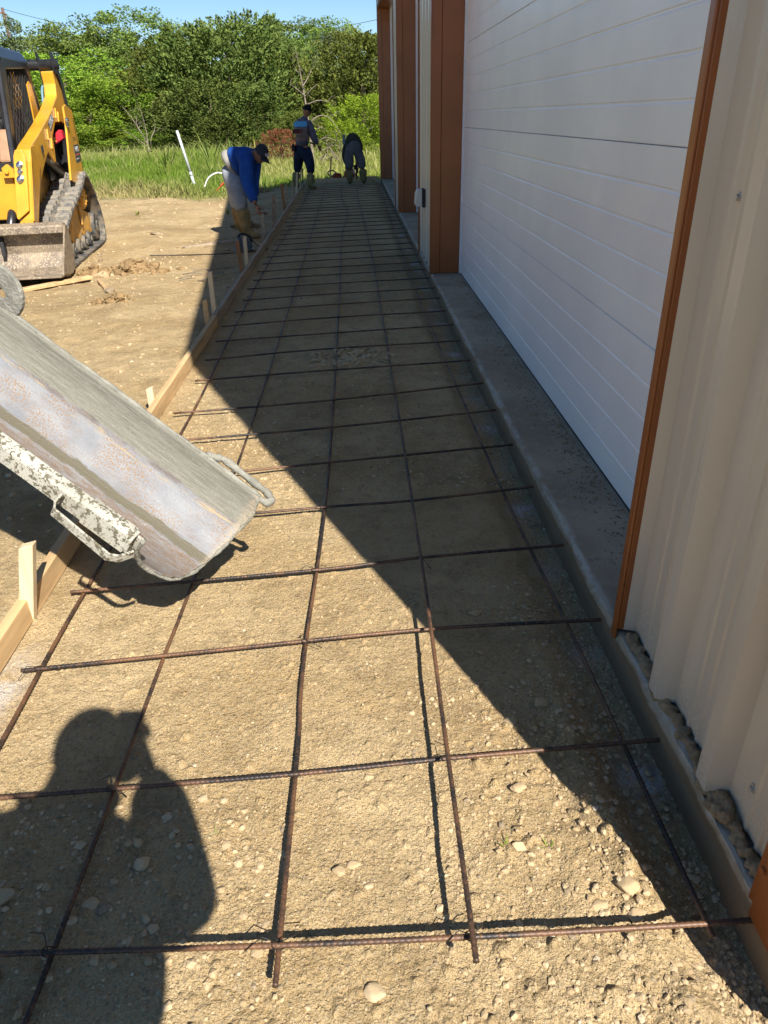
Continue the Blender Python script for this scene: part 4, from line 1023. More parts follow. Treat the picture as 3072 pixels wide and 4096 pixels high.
def fingers(mb, wrist, d, palm_n, s=1, spread=.012, curl=.5):
    """palm and five bent fingers from a wrist point, pointing along d; s is the thumb side"""
    d = Vector(d).normalized(); n = Vector(palm_n); n = (n-d*n.dot(d)).normalized(); a = d.cross(n).normalized()*s; w = Vector(wrist)
    mb.ell(w+d*.05, (.042, .05, .016), Matrix((a, d, n)).transposed(), 10, 8)
    for k, L in enumerate((.07, .08, .075, .058)):
        b = w+d*.088+a*(.030-.020*k)
        mb.tube([b-d*.02, b+d*L*.35, b+d*L*.65+n*L*.30*curl*2, b+d*L*.72+n*L*.75*curl*2], [.0095, .009, .008, .006], 6)
    b = w+d*.03+a*.036; mb.tube([b-a*.01, b+a*.022+d*.022, b+a*.022+d*.05+n*.016*curl*2, b+a*.012+d*.066+n*.035*curl*2], [.011, .0105, .009, .007], 6)
def head(mb, c, fwd, up, r=.1, face=True):
    c = Vector(c); f = Vector(fwd).normalized(); u = Vector(up); u = (u-f*u.dot(f)).normalized(); s = f.cross(u)
    Mh = Matrix((s, f, u)).transposed()
    mb.ell(c, (.078, .098, .118), Mh, 14, 10); mb.ell(c+f*.035-u*.055, (.055, .06, .058), Mh, 12, 8)
    mb.tube([c+f*.090+u*.012, c+f*.108-u*.012, c+f*.116-u*.026, c+f*.095-u*.034], [.009, .012, .015, .010], 8)
    for q in (-1, 1):
        mb.ell(c+s*q*.079-f*.008-u*.006, (.010, .022, .032), Mh, 8, 6)
        mb.ell(c+s*q*.034+f*.088+u*.016, (.018, .010, .008), Mh, 8, 6)
    mb.ell(c+f*.091-u*.062, (.024, .010, .006), Mh, 8, 6).ell(c+f*.09-u*.072, (.021, .010, .006), Mh, 8, 6)
    return Mh
def cap(c, fwd, up, mat, parent, brim=True, logo=None):
    c = Vector(c); f = Vector(fwd).normalized(); u = Vector(up); u = (u-f*u.dot(f)).normalized(); s = f.cross(u); Mh = Matrix((s, f, u)).transposed()
    mb = MB(); vs = []; nu, nv = 20, 7
    for j in range(nv+1):
        p_ = PI/2*1.12*j/nv
        for i in range(nu):
            th = 2*PI*i/nu; vs.append(c+u*.025+Mh@Vector((.088*math.sin(p_)*math.cos(th), .108*math.sin(p_)*math.sin(th), .112*math.cos(p_))))
    fs = [(j*nu+i, (j+1)*nu+i, (j+1)*nu+(i+1) % nu, j*nu+(i+1) % nu) for j in range(nv) for i in range(nu)]
    mb.add(vs, fs); mb.ell(c+u*.136, (.008, .008, .005), Mh, 8, 4)
    if brim:
        top = []; bot = []
        for k in range(13):
            a = -1.15+2.3*k/12
            e = Vector((.086*math.sin(a)/math.sin(1.15)*.98, .062+.055*math.cos(a)*.6, .022)); o_ = Vector((.092*math.sin(a)/math.sin(1.15), .075+.115*math.cos(a)**.6 if math.cos(a) > 0 else .075, .012-.018*abs(math.sin(a))))
            top.append(c+Mh@e); bot.append(c+Mh@o_)
        vs = top+bot+[p-u*.004 for p in top]+[p-u*.004 for p in bot]; n = 13
        fs = []
        for k in range(12): fs += [(k, k+1, n+k+1, n+k), (2*n+k, 3*n+k, 3*n+k+1, 2*n+k+1), (n+k, n+k+1, 3*n+k+1, 3*n+k)]
        mb.add(vs, fs)
    o = mb.build('cap', mat, parent, True)
    if logo:
        lg = MB()
        for k, (w, h) in enumerate(((.010, .022), (.008, .030), (.014, .018), (.008, .026), (.010, .02))):
            x = -.036+.018*k; lg.box(c+Mh@Vector((x, .1045-.18*x*x*5, .075)), (w*.6, .006, h), Mh)
        lg.box(c+Mh@Vector((0, .109, .052)), (.07, .004, .008), Mh)
        lg.build('cap_emblem', logo, o)
    return o

# bending worker, blue shirt
p1 = chain([[('pel', (-1.70, 11.42, .93), (.13, .15)), ('belly', (-1.58, 11.40, 1.02), (.14, .16)), ('ch', (-1.43, 11.38, 1.08), (.14, .16)), ('nk', (-1.31, 11.34, 1.115), .055), ('hd', (-1.26, 11.28, 1.10), .07)],
            ['pel', ((-1.675, 11.32, .85), .085), ((-1.61, 11.26, .47), .058), ((-1.545, 11.22, .10), .045), ((-1.45, 11.20, .05), .04), ((-1.36, 11.18, .045), .03)],
            ['pel', ((-1.70, 11.54, .85), .085), ((-1.72, 11.62, .47), .058), ((-1.69, 11.66, .10), .045), ((-1.60, 11.62, .05), .04), ((-1.51, 11.60, .045), .03)],
            ['ch', ((-1.45, 11.16, 1.0), .065), ((-1.45, 11.04, .74), .045), ((-1.34, 10.84, .50), .033)],
            ['ch', ((-1.38, 11.58, 1.0), .065), ((-1.42, 11.52, .76), .045), ((-1.385, 11.22, .55), .033)]])
ex = MB(); hf, hu = Vector((.55, -.55, -.62)), Vector((.75, -.25, .62))
head(ex, (-1.255, 11.25, 1.105), hf, hu); fingers(ex, (-1.33, 10.83, .48), (.35, -.5, -.75), (1, .25, -.2), 1, curl=.9); fingers(ex, (-1.385, 11.2, .53), (.1, -.3, -.9), (1, 0, 0), -1, curl=.6)
per = joined('person', [p1], M['skin'], None, ex)
tag(per, 'worker in blue shirt and dark cap bending over to a stake beside the form', 'person')
sh = chain([[('pel', (-1.69, 11.41, .965), (.24, .25)), ('belly', (-1.57, 11.40, 1.015), (.26, .27)), ('ch', (-1.41, 11.38, 1.065), (.245, .27)), ((-1.33, 11.36, 1.10), (.13, .15))],
            ['ch', ((-1.45, 11.12, 1.0), .125), ((-1.45, 11.04, .75), .098), ((-1.39, 10.93, .61), .078), ((-1.345, 10.85, .515), .06)],
            ['ch', ((-1.38, 11.6, 1.0), .125), ((-1.42, 11.52, .76), .092), ((-1.39, 11.26, .57), .064)]])
joined('shirt', [sh], cloth('blue_shirt', (.018, .068, .27), .22, 5, [(9, .6, (.03, .11, .36), .2)]), per)
us = chain([[((-1.755, 11.42, .945), (.17, .19)), ((-1.705, 11.42, .98), (.205, .225)), ((-1.63, 11.41, 1.0), (.2, .2))]]); joined('undershirt', [us], cloth('grey_undershirt', (.27, .255, .225), .1), per)
tr = chain([[('pel', (-1.72, 11.42, .91), (.20, .225)), ((-1.70, 11.415, .985), (.20, .22))],
            ['pel', ((-1.675, 11.30, .80), .165), ((-1.61, 11.25, .48), .115), ((-1.585, 11.235, .37), .105)],
            ['pel', ((-1.70, 11.56, .80), .155), ((-1.72, 11.62, .48), .11), ((-1.71, 11.63, .37), .10)]])
joined('trousers', [tr], cloth('faded_grey_jeans', (.30, .315, .33), .22, 6, [(7, .6, (.42, .43, .44), .15)]), per)
def boots(name, legs, mat, parent):
    ms = [chain([[(a, .118), (b, .105), ((c[0], c[1], .085), .07), ((c[0]+t_[0]*.5, c[1]+t_[1]*.5, .052), .050), ((c[0]+t_[0], c[1]+t_[1], .042), .040)]]) for (a, b, c, t_) in legs]
    for m in ms: joined(name, [m], mat, parent)
boots('boot', [((-1.60, 11.245, .43), (-1.575, 11.23, .28), (-1.545, 11.22), (.19, -.05)), ((-1.715, 11.63, .43), (-1.70, 11.645, .28), (-1.69, 11.66), (.19, -.06))], M['boot'], per)
cap((-1.255, 11.25, 1.105), hf, hu, cloth('charcoal_cap', (.035, .038, .045), .1), per, True, M['white_print'])

# standing worker seen from behind
p2 = chain([[('pel', (-1.15, 19.45, .90), (.12, .14)), ('belly', (-1.15, 19.45, 1.08), (.12, .14)), ('ch', (-1.11, 19.47, 1.36), (.11, .16)), ('nk', (-1.03, 19.5, 1.54), .055), ((-.99, 19.5, 1.64), .07)],
            ['pel', ((-1.25, 19.55, .82), .085), ((-1.30, 19.62, .47), .058), ((-1.41, 19.70, .10), .045), ((-1.33, 19.68, .05), .04), ((-1.25, 19.66, .045), .03)],
            ['pel', ((-1.04, 19.38, .82), .085), ((-.97, 19.20, .47), .058), ((-1.0, 19.02, .10), .045), ((-.92, 19.05, .05), .04), ((-.84, 19.07, .045), .03)],
            ['ch', ((-.94, 19.40, 1.43), .065), ((-.86, 19.42, 1.13), .045), ((-.77, 19.50, .95), .033)],
            ['ch', ((-1.25, 19.6, 1.40), .065), ((-1.22, 19.75, 1.14), .045), ((-1.0, 19.85, 1.0), .033)]])
ex = MB(); hf, hu = Vector((.85, .42, -.3)), Vector((.2, 0, 1)); head(ex, (-.985, 19.5, 1.675), hf, hu); fingers(ex, (-.765, 19.505, .94), (.35, .3, -.9), (-.5, .5, 0), 1, curl=.5); fingers(ex, (-.99, 19.85, 1.0), (.9, .1, -.3), (0, -.3, -1), -1)
per = joined('person', [p2], M['skin'], None, ex)
tag(per, 'worker standing with his back turned, grey printed jersey, dark jeans and rubber boots', 'person')
sh = chain([[('pel', (-1.145, 19.45, .885), (.205, .26)), ('belly', (-1.145, 19.45, 1.13), (.20, .27)), ('ch', (-1.115, 19.47, 1.36), (.185, .265)), ((-1.05, 19.49, 1.50), (.10, .12)), ((-1.03, 19.5, 1.555), (.07, .075))],
            ['ch', ((-.955, 19.40, 1.43), .118), ((-.87, 19.42, 1.13), .092), ((-.79, 19.48, .98), .066)], ['ch', ((-1.25, 19.58, 1.40), .118), ((-1.22, 19.73, 1.14), .09), ((-1.04, 19.84, 1.01), .066)]])
t = NT('printed_jersey'); sx_ = t.n.new('ShaderNodeSeparateXYZ'); t.link(t.co, sx_.inputs[0]); X_, Z_ = sx_.outputs[0], sx_.outputs[2]
wv = t.math('ADD', Z_, t.math('MULTIPLY', t.math('SUBTRACT', t.noise(6, 3), .5), .06))
c = t.mix(t.rng(t.noise(8, 4), .35, .65), (.085, .083, .115), (.12, .115, .15))
tors = t.rng(X_, -.985, -1.0)
c = t.mix(t.math('MULTIPLY', tors, t.math('MULTIPLY', t.rng(wv, 1.04, 1.06), t.rng(wv, 1.335, 1.32))), c, (.19, .135, .118))
c = t.mix(t.math('MULTIPLY', tors, t.math('MULTIPLY', t.rng(wv, 1.345, 1.36), t.rng(wv, 1.47, 1.45))), c, (.09, .30, .50))
c = t.mix(t.math('MULTIPLY', t.rng(wv, 1.09, 1.07), t.rng(t.noise(5, 2), .45, .55)), c, (.05, .07, .11))
M['jersey'] = t.out(c, .9, 0, t.bump(t.noise(25, 3), .3, .01), .1)
shirt2 = joined('shirt', [sh], M['jersey'], per)
mb = MB(); mb.prism([(-1.335, 1.21), (-1.15, 1.215), (-1.15, 1.305), (-1.335, 1.30)], 'y', 19.19, 19.195); mb.prism([(-1.14, 1.225), (-1.11, 1.225), (-1.10, 1.30), (-1.135, 1.30)], 'y', 19.19, 19.195)
mb.build('shirt_print', simple('dark_red_print', (.07, .012, .016), .8), shirt2)
text_mesh('shirt_print', 'ontonez', .085, M['dark_print'], shirt2, Matrix.Translation((-1.19, 19.188, 1.155)) @ Matrix.Rotation(PI/2, 4, 'X'), .002, 0, .9)
tr = chain([[('pel', (-1.15, 19.45, .87), (.195, .25)), ((-1.15, 19.45, 1.0), (.19, .25))],
            ['pel', ((-1.255, 19.55, .78), .16), ((-1.30, 19.62, .48), .11), ((-1.34, 19.65, .34), .09)], ['pel', ((-1.035, 19.38, .78), .16), ((-.97, 19.20, .48), .11), ((-.975, 19.14, .33), .092)]])
joined('trousers', [tr], cloth('dark_blue_jeans', (.014, .022, .045), .25, 6), per)
boots('boot', [((-1.335, 19.645, .37), (-1.37, 19.67, .25), (-1.41, 19.70), (.16, -.04)), ((-.975, 19.13, .36), (-.985, 19.08, .25), (-1.0, 19.02), (.16, .06))], M['boot_olive'], per)
cap((-.985, 19.5, 1.675), hf, hu, cloth('black_cap', (.012, .012, .016), .1), per)
mb = MB(); mb.box((-1.365, 19.4, .90), (.07, .12, .13)).box((-1.36, 19.4, .97), (.05, .08, .04)); mb.build('belt_pouch', M['black_matte'], per, bevel=.012)

# far worker bent double, seen from behind
p3 = chain([[('pel', (.08, 20.2, .93), (.12, .13)), ('belly', (.08, 20.42, 1.0), (.12, .14)), ('ch', (.08, 20.72, .96), (.11, .16)), ((.08, 20.92, .88), .055), ((.08, 21.0, .80), .07)],
            ['pel', ((-.03, 20.2, .82), .085), ((-.04, 20.16, .47), .058), ((-.045, 20.2, .10), .045), ((-.05, 20.28, .05), .04), ((-.055, 20.36, .045), .03)],
            ['pel', ((.19, 20.2, .82), .085), ((.265, 20.16, .47), .058), ((.305, 20.2, .10), .045), ((.31, 20.28, .05), .04), ((.315, 20.36, .045), .03)],
            ['ch', ((-.12, 20.70, .90), .065), ((-.17, 20.62, .64), .045), ((-.13, 20.58, .42), .033)], ['ch', ((.26, 20.74, .86), .065), ((.22, 20.78, .62), .045), ((.14, 20.74, .44), .033)]])
ex = MB(); head(ex, (.08, 21.03, .79), (0, .45, -.9), (0, .9, .45)); fingers(ex, (-.13, 20.58, .42), (.2, 0, -1), (0, .3, 0), 1); fingers(ex, (.14, 20.74, .44), (-.1, 0, -1), (0, .3, 0), -1, curl=.8)
per = joined('person', [p3], M['skin'], None, ex); tag(per, 'worker bent double facing away at the far end, grey trousers and olive rubber boots', 'person')
sh = chain([[('pel', (.08, 20.22, .99), (.20, .235)), ('belly', (.08, 20.42, 1.01), (.20, .24)), ('ch', (.08, 20.72, .97), (.19, .25)), ((.08, 20.85, .92), (.09, .1))],
            ['ch', ((-.12, 20.70, .90), .09), ((-.17, 20.62, .64), .068), ((-.135, 20.585, .46), .05)], ['ch', ((.26, 20.74, .86), .09), ((.22, 20.78, .62), .068), ((.15, 20.745, .48), .05)]])
joined('shirt', [sh], cloth('dark_olive_shirt', (.045, .05, .038), .2), per)
tr = chain([[('pel', (.08, 20.2, .90), (.20, .25)), ((.08, 20.26, 1.0), (.185, .23))], ['pel', ((-.04, 20.19, .76), .165), ((-.045, 20.15, .46), .118), ((-.045, 20.16, .34), .1)], ['pel', ((.20, 20.19, .76), .165), ((.265, 20.15, .46), .118), ((.285, 20.17, .36), .1)]])
joined('trousers', [tr], cloth('grey_work_trousers', (.095, .098, .105), .2), per)
boots('boot', [((-.045, 20.16, .36), (-.045, 20.17, .24), (-.045, 20.2), (-.01, .18)), ((.285, 20.17, .38), (.295, 20.18, .24), (.305, 20.2), (.01, .18))], M['boot_olive'], per)
mb = MB(); mb.box((-.15, 20.28, 1.03), (.06, .05, .22)).box((-.13, 20.26, 1.11), (.02, .03, .12)).box((-.09, 20.26, 1.12), (.015, .03, .10)); mb.build('tool_pouch', simple('plaid_pouch', (.16, .19, .25), .8, 0, .5, 40), per, bevel=.01)

# the photographer, whose shadow falls on the sunny dirt
p4 = chain([[('pel', (-.17, -.28, .98), (.12, .14)), ('belly', (-.17, -.28, 1.16), (.12, .14)), ('ch', (-.15, -.27, 1.40), (.11, .16)), ('nk', (-.11, -.25, 1.60), .06), ((-.075, -.23, 1.70), .075)],
            ['pel', ((-.07, -.28, .88), .085), ((-.06, -.29, .50), .058), ((-.06, -.33, .09), .045), ((-.05, -.23, .05), .04), ((-.05, -.15, .045), .03)],
            ['pel', ((-.27, -.28, .88), .085), ((-.29, -.29, .50), .058), ((-.30, -.33, .09), .045), ((-.30, -.23, .05), .04), ((-.30, -.15, .045), .03)],
            ['ch', ((.03, -.28, 1.43), .06), ((.09, -.17, 1.18), .05), ((.045, -.075, 1.50), .05)], ['ch', ((-.31, -.28, 1.50), .06), ((-.36, -.20, 1.24), .05), ((-.045, -.085, 1.45), .045)]])
ex = MB(); head(ex, (-.045, -.225, 1.715), (.25, .9, -.3), (0, .2, 1)); fingers(ex, (.045, -.08, 1.45), (-.15, .25, .9), (-.8, -.1, 0), 1, curl=.5); fingers(ex, (-.035, -.08, 1.45), (.25, .25, .8), (.3, -.3, .3), -1, curl=.4)
per = joined('person', [p4], M['skin'], None, ex); tag(per, 'photographer in a cap holding up a phone, seen only as the shadow at lower left', 'person')
sh = chain([[('pel', (-.15, -.28, .98), (.22, .27)), ('belly', (-.17, -.28, 1.18), (.21, .25)), ('ch', (-.15, -.27, 1.42), (.18, .25)), ((-.12, -.255, 1.56), (.1, .12))],
            ['ch', ((.03, -.28, 1.41), .115), ((.075, -.17, 1.18), .105), ((.050, -.085, 1.485), .075)], ['ch', ((-.31, -.28, 1.50), .12), ((-.36, -.20, 1.24), .095), ((-.075, -.10, 1.44), .075)]])
joined('shirt', [sh], cloth('grey_shirt', (.2, .2, .21)), per)
tr = chain([[('pel', (-.17, -.28, .96), (.15, .18)), ((-.17, -.28, 1.02), (.15, .18))], ['pel', ((-.07, -.28, .84), .115), ((-.06, -.29, .50), .085), ((-.06, -.32, .12), .07)], ['pel', ((-.27, -.28, .84), .115), ((-.29, -.29, .50), .085), ((-.30, -.32, .12), .07)]])
joined('trousers', [tr], cloth('tan_trousers', (.25, .2, .14)), per)
boots('boot', [((-.06, -.32, .25), (-.06, -.325, .18), (-.06, -.33), (.01, .18)), ((-.30, -.32, .25), (-.30, -.325, .18), (-.30, -.33), (0, .18))], M['boot'], per)
cap((-.045, -.225, 1.715), (.45, .9, -.25), (0, .2, 1), cloth('plain_cap', (.03, .03, .035)), per)
mb = MB(); mb.box((-.010, -.022, 1.565), (.078, .009, .160), Matrix.Rotation(.06, 3, 'Y') @ Matrix.Rotation(R(-28.8), 3, 'X')); ph_ = mb.build('phone', M['black'], None, bevel=.004); tag(ph_, 'black phone held up by the photographer, outside the frame', 'phone')

# ---------------------------------------------------------------- tools and pipes
sw = empty('circular_saw', (-1.46, 10.15, 0), .35); tag(sw, 'dark circular saw resting on the ground beside the gripped stake and the worker boot', 'circular saw')
M['saw'] = simple('saw_grey', (.085, .095, .10), .45, .2, .2)
mb = MB(); mb.box((0, 0, .022), (.27, .15, .006)); mb.build('base_plate', M['steel'], sw)
mb = MB(); mb.prism([(-.12, .02), (-.125, .10), (-.08, .165), (0, .185), (.07, .15), (.11, .08), (.10, .02)], 'y', -.035, .015); mb.build('blade_guard', M['saw'], sw, bevel=.008)
mb = MB(); mb.cyl((-.005, .02, .10), (-.005, .17, .10), .052, 16); mb.build('motor', M['black_matte'], sw, bevel=.008)
mb = MB(); mb.tube(spline([(-.06, .04, .16), (-.03, .05, .20), (.04, .05, .20), (.11, .05, .15), (.11, .05, .09)], 5), .016, 8); mb.build('handle', M['black_matte'], sw, True)
mb = MB(); mb.tube(spline([(.12, .05, .12), (.22, .08, .03), (.30, -.05, .012), (.2, -.2, .012), (0, -.22, .012), (-.25, -.18, .012), (-.6, -.05, .012), (-1.2, .2, .015)], 8), .006, 6); mb.build('cord', M['black_matte'], sw, True)
rt = empty('concrete_saw', (-.35, 21.3, .02), .2); tag(rt, 'orange and black power tool lying on the ground left of the bent-over worker', 'power tool')
M['orange_plastic'] = simple('orange_plastic', (.38, .075, .02), .45, 0, .15)
mb = MB(); mb.prism([(-.16, 0), (-.18, .12), (-.10, .20), (.06, .19), (.10, .06), (.06, 0)], 'y', -.09, .09); mb.build('engine', M['orange_plastic'], rt, bevel=.02, seg=2)
mb = MB(); mb.tube(spline([(-.16, 0, .12), (-.26, 0, .16), (-.27, 0, .24), (-.14, 0, .26), (-.06, 0, .2)], 5), .016, 8); mb.build('handle', M['black_matte'], rt, True)
mb = MB(); mb.prism([(.10, .03), (.12, .11), (.34, .10), (.36, .04)], 'y', -.03, .03); mb.cyl((.22, -.03, .10), (.22, .03, .10), .05, 12); mb.build('arm', M['black_matte'], rt, bevel=.006)
gt = empty('gas_blower', (-.03, 21.25, .02), -.3); tag(gt, 'orange engine cover of a second tool standing behind the bent-over worker left boot', 'power tool')
mb = MB(); mb.prism([(-.17, .05), (-.15, .22), (-.05, .31), (.09, .29), (.14, .16), (.12, .05)], 'y', -.1, .1); mb.build('engine', M['orange_plastic'], gt, bevel=.03, seg=2)
mb = MB(); mb.box((0, 0, .03), (.32, .22, .05)); mb.build('base', M['pvc_white'], gt, bevel=.01)
hm = MB(); hm.tube([(.135, 20.62, .10), (.13, 20.68, .36), (.14, 20.74, .48)], [.022, .02, .018], 8).box((.10, 20.64, .38), (.07, .05, .10)).box((.16, 20.66, .30), (.05, .05, .12))
tag(hm.build('hand_tool', M['black_matte'], None, bevel=.006), 'black hand tool held upright between the bent-over worker boots', 'hand tool')
mb = MB(); mb.tube([(-4.12, 21, -.05), (-4.188, 21, .30)], .036, 14); mb.tube([(-4.183, 21, .275), (-4.20, 21, .36)], .041, 14); mb.tube([(-4.192, 21, .32), (-4.395, 21, 1.325)], .033, 14)
mb.tube([(-4.394, 21, 1.322), (-4.3955, 21, 1.327)], .026, 12)
tag(mb.build('conduit_pipe', M['pvc'], None, True), 'grey plastic conduit pipe leaning left out of the tall grass', 'pipe')
mb = MB(); mb.tube(spline([(-3.42, 18.5, .18), (-3.32, 18.5, .35), (-3.16, 18.5, .45), (-3.0, 18.5, .46), (-2.86, 18.55, .34), (-2.82, 18.6, .1)], 8), .015, 10)
tag(mb.build('hose_loop', M['pvc_white'], None, True), 'white hose loop arching from the grass behind the bending worker', 'hose')
mb = MB(); mb.tube([(-3.13, 18.4, .10), (-3.02, 18.4, .20)], .014, 8); mb.tube([(-3.02, 18.4, .20), (-2.96, 18.4, .26)], .03, 8)
tag(mb.build('marker_flag', M['orange_plastic'], None), 'small orange plastic tip in the grass just under the white hose loop', 'marker')
# ---------------------------------------------------------------- vegetation
def leafmat(name, lo, hi, trans=.35, var=.25):
    t = NT(name); t.n.remove(t.b); ti = t.attr('tint'); oi = t.n.new('ShaderNodeObjectInfo')
    c = t.mix(ti, lo, hi)
    hs = t.n.new('ShaderNodeHueSaturation'); t.link(c, hs.inputs['Color'])
    t.link(t.rng(oi.outputs['Random'], 0, 1, .485, .515), hs.inputs['Hue']); t.link(t.rng(oi.outputs['Random'], 0, 1, 1-var, 1+var), hs.inputs['Value'])
    d = t.n.new('ShaderNodeBsdfDiffuse'); tr_ = t.n.new('ShaderNodeBsdfTranslucent'); mx = t.n.new('ShaderNodeMixShader'); mx.inputs[0].default_value = trans
    for s_ in (d, tr_): t.link(hs.outputs[0], s_.inputs[0])
    t.link(d.outputs[0], mx.inputs[1]); t.link(tr_.outputs[0], mx.inputs[2]); t.link(mx.outputs[0], t.n['Material Output'].inputs[0]); return t.m
M['oak_leaf'] = leafmat('oak_leaves', (.09, .165, .018), (.30, .385, .05))
M['far_leaf'] = leafmat('distant_oak_leaves', (.10, .165, .034), (.27, .35, .085))
M['cedar_leaf'] = leafmat('juniper_needles', (.076, .11, .021), (.23, .26, .06), .25)
M['cedar_dark'] = leafmat('dark_juniper_needles', (.06, .092, .02), (.19, .225, .058), .2, .15)
M['lime_leaf'] = leafmat('bright_juniper_needles', (.14, .19, .015), (.34, .39, .045), .35)
M['red_leaf'] = leafmat('dead_red_needles', (.15, .06, .03), (.34, .15, .07), .2, .05)
M['grey_leaf'] = leafmat('greyish_leaves', (.09, .12, .05), (.22, .25, .11), .3)
M['bark'] = simple('bark', (.13, .10, .075), .95, 0, .3, 9, (), (25, .6, .03), .1)
M['dead_wood'] = simple('dead_pale_wood', (.20, .165, .12), .9, 0, .25, 9, (), (25, .5, .02), .1)
def leaves(C, A, L, W, rng):
    """diamond leaves at C with long axis A (n,3)"""
    n = len(C); A = A/np.linalg.norm(A, axis=1, keepdims=True); r = rng.normal(size=(n, 3)); B = np.cross(A, r); B /= np.linalg.norm(B, axis=1, keepdims=True)
    V = np.stack([C+A*L[:, None], C+B*W[:, None], C-A*L[:, None]*.9, C-B*W[:, None]], 1)
    return V.reshape(-1, 3), np.arange(4*n).reshape(n, 4)
def crown_mesh(name, kind, seed, h, w, mat, dens=1.0, low=.03):
    g = np.random.RandomState(seed)
    def env(z, th):
        f = np.clip(1-((z-.36)/.66)**2, 0, 1)**.5 if kind != 'oak' else np.clip(1-((z-.52)/.52)**2, 0, 1)**.5
        lob = 1+.20*np.sin(3*th+seed)+.16*np.sin(5*th+9*z+seed*2)+.12*np.sin(8*th-14*z)
        return w/2*f*lob
    V = []; T = []
    if kind == 'oak':
        n = int(120*dens); m = 170
        z = low+(1.0-low)*g.rand(n); th = g.uniform(0, 2*PI, n); rr = env(z, th)*(.30+.70*g.rand(n)**.45)
        c = np.stack([rr*np.cos(th), rr*np.sin(th), z*h], -1); c[:, 2] += g.normal(0, .12, n)
        R_c = g.uniform(.28, .72, n)*min(w, h)/5.2
        dv = g.normal(size=(n, m, 3)); dv /= np.linalg.norm(dv, axis=2, keepdims=True); dv[..., 2] *= .75
        C = (c[:, None]+dv*(R_c[:, None, None]*(.62+.45*g.rand(n, m, 1)))).reshape(-1, 3)
        A = g.normal(size=C.shape); L = g.uniform(.03, .078, len(C)); W = L*.62
        tc = np.repeat(g.rand(n), m)*.7+.3*g.rand(n*m)
    else:
        n = int(480*dens); m = 44
        z = low+(1.0-low)*g.rand(n)**1.05; th = g.uniform(0, 2*PI, n); rr = env(z, th)*(.35+.65*g.rand(n)**.5)
        c = np.stack([rr*np.cos(th), rr*np.sin(th), z*h], -1)
        ax = np.stack([np.cos(th)*.65, np.sin(th)*.65, .55+.55*z], -1)+g.normal(0, .25, (n, 3)); ax /= np.linalg.norm(ax, axis=1, keepdims=True)
        ln = g.uniform(.35, .75, n)*min(w, h)/5; tpos = g.rand(n, m)
        C = (c[:, None]+ax[:, None]*(ln[:, None]*(tpos-.3))[..., None]+g.normal(size=(n, m, 3))*(.13*(1.05-tpos))[..., None]*(ln[:, None, None]/.55)).reshape(-1, 3)
        A = (np.repeat(ax, m, 0)+g.normal(0, .55, (n*m, 3))); L = g.uniform(.035, .10, len(C)); W = L*.42
        tc = np.repeat(g.rand(n), m)*.65+.2*g.rand(n*m)+.15*tpos.reshape(-1)
    Vv, F = leaves(C, A, L, W, g)
    keep = Vv.reshape(-1, 4, 3)[:, :, 2].min(1) > -.1
    Vv = Vv.reshape(-1, 4, 3)[keep].reshape(-1, 3); F = np.arange(len(Vv)).reshape(-1, 4)
    o = np_mesh(name, Vv, F, mat, None, False, {'tint': ('FACE', np.clip(tc[keep], 0, 1))}); me = o.data; bpy.data.objects.remove(o); return me
def trunk_mesh(seed, h, w, top=.8, r=.13, mat=None, n=7):
    g = random.Random(seed); mb = MB(); P = [(0, 0, -.2)]
    for k in range(1, 8): P.append((P[-1][0]+g.uniform(-.09, .09), P[-1][1]+g.uniform(-.09, .09), h*top*k/7))
    mb.tube(P, [r*(1-.12*k) for k in range(8)], 8)
    for k in range(n):
        b = P[g.randint(2, 5)]; a = g.uniform(0, 2*PI); L = w*g.uniform(.14, .26)
        mb.tube([b, (b[0]+L*.5*math.cos(a), b[1]+L*.5*math.sin(a), b[2]+L*.3), (b[0]+L*math.cos(a+.2), b[1]+L*math.sin(a+.2), b[2]+L*.75)], [r*.4, r*.28, r*.1], 6)
    o = mb.build('trunk', mat or M['bark'], None, True); me = o.data; bpy.data.objects.remove(o); return me
KIND = {'oak': ('oak_tree', 'oak_leaf', 'oak'), 'far': ('oak_tree', 'far_leaf', 'oak'), 'grey': ('willow_tree', 'grey_leaf', 'oak'), 'cedar': ('juniper_tree', 'cedar_leaf', 'cedar'),
        'dark': ('juniper_tree', 'cedar_dark', 'cedar'), 'lime': ('juniper_bush', 'lime_leaf', 'cedar'), 'red': ('dead_bush', 'red_leaf', 'cedar'), 'bush': ('bush', 'oak_leaf', 'oak')}
_cr = {}
def get_crown(kind, var, h, w):
    k = (kind, var)
    if k not in _cr:
        nm, lm, ck = KIND[kind]; _cr[k] = (crown_mesh('crown', ck, 11+var*7+len(kind), 5, 5, M[lm], 1.25 if kind in ('cedar', 'oak', 'dark') else 1.0), trunk_mesh(var+len(kind), 5, 5))
    return _cr[k]
def tree(kind, dx, top, Y, w, label, base=None, var=0):
    x = (dx-754)*Y/1790-.025*0; zt = 1.53+(249-top)*Y/2080; z0 = float(hill(np.array(x), np.array(Y)))-.1
    h = max(zt-z0, .8); nm = KIND[kind][0]
    r = empty(nm, (x, Y, z0), random.uniform(0, 6.28)); tag(r, label, 'bush' if 'bush' in nm else 'tree')
    c, t_ = get_crown(kind, var, h, w); sc = (w/5, w/5, h/5)
    for n_, me in (('crown', c), ('trunk', t_)): o = link(n_, me, None, r); o.scale = sc
    return r
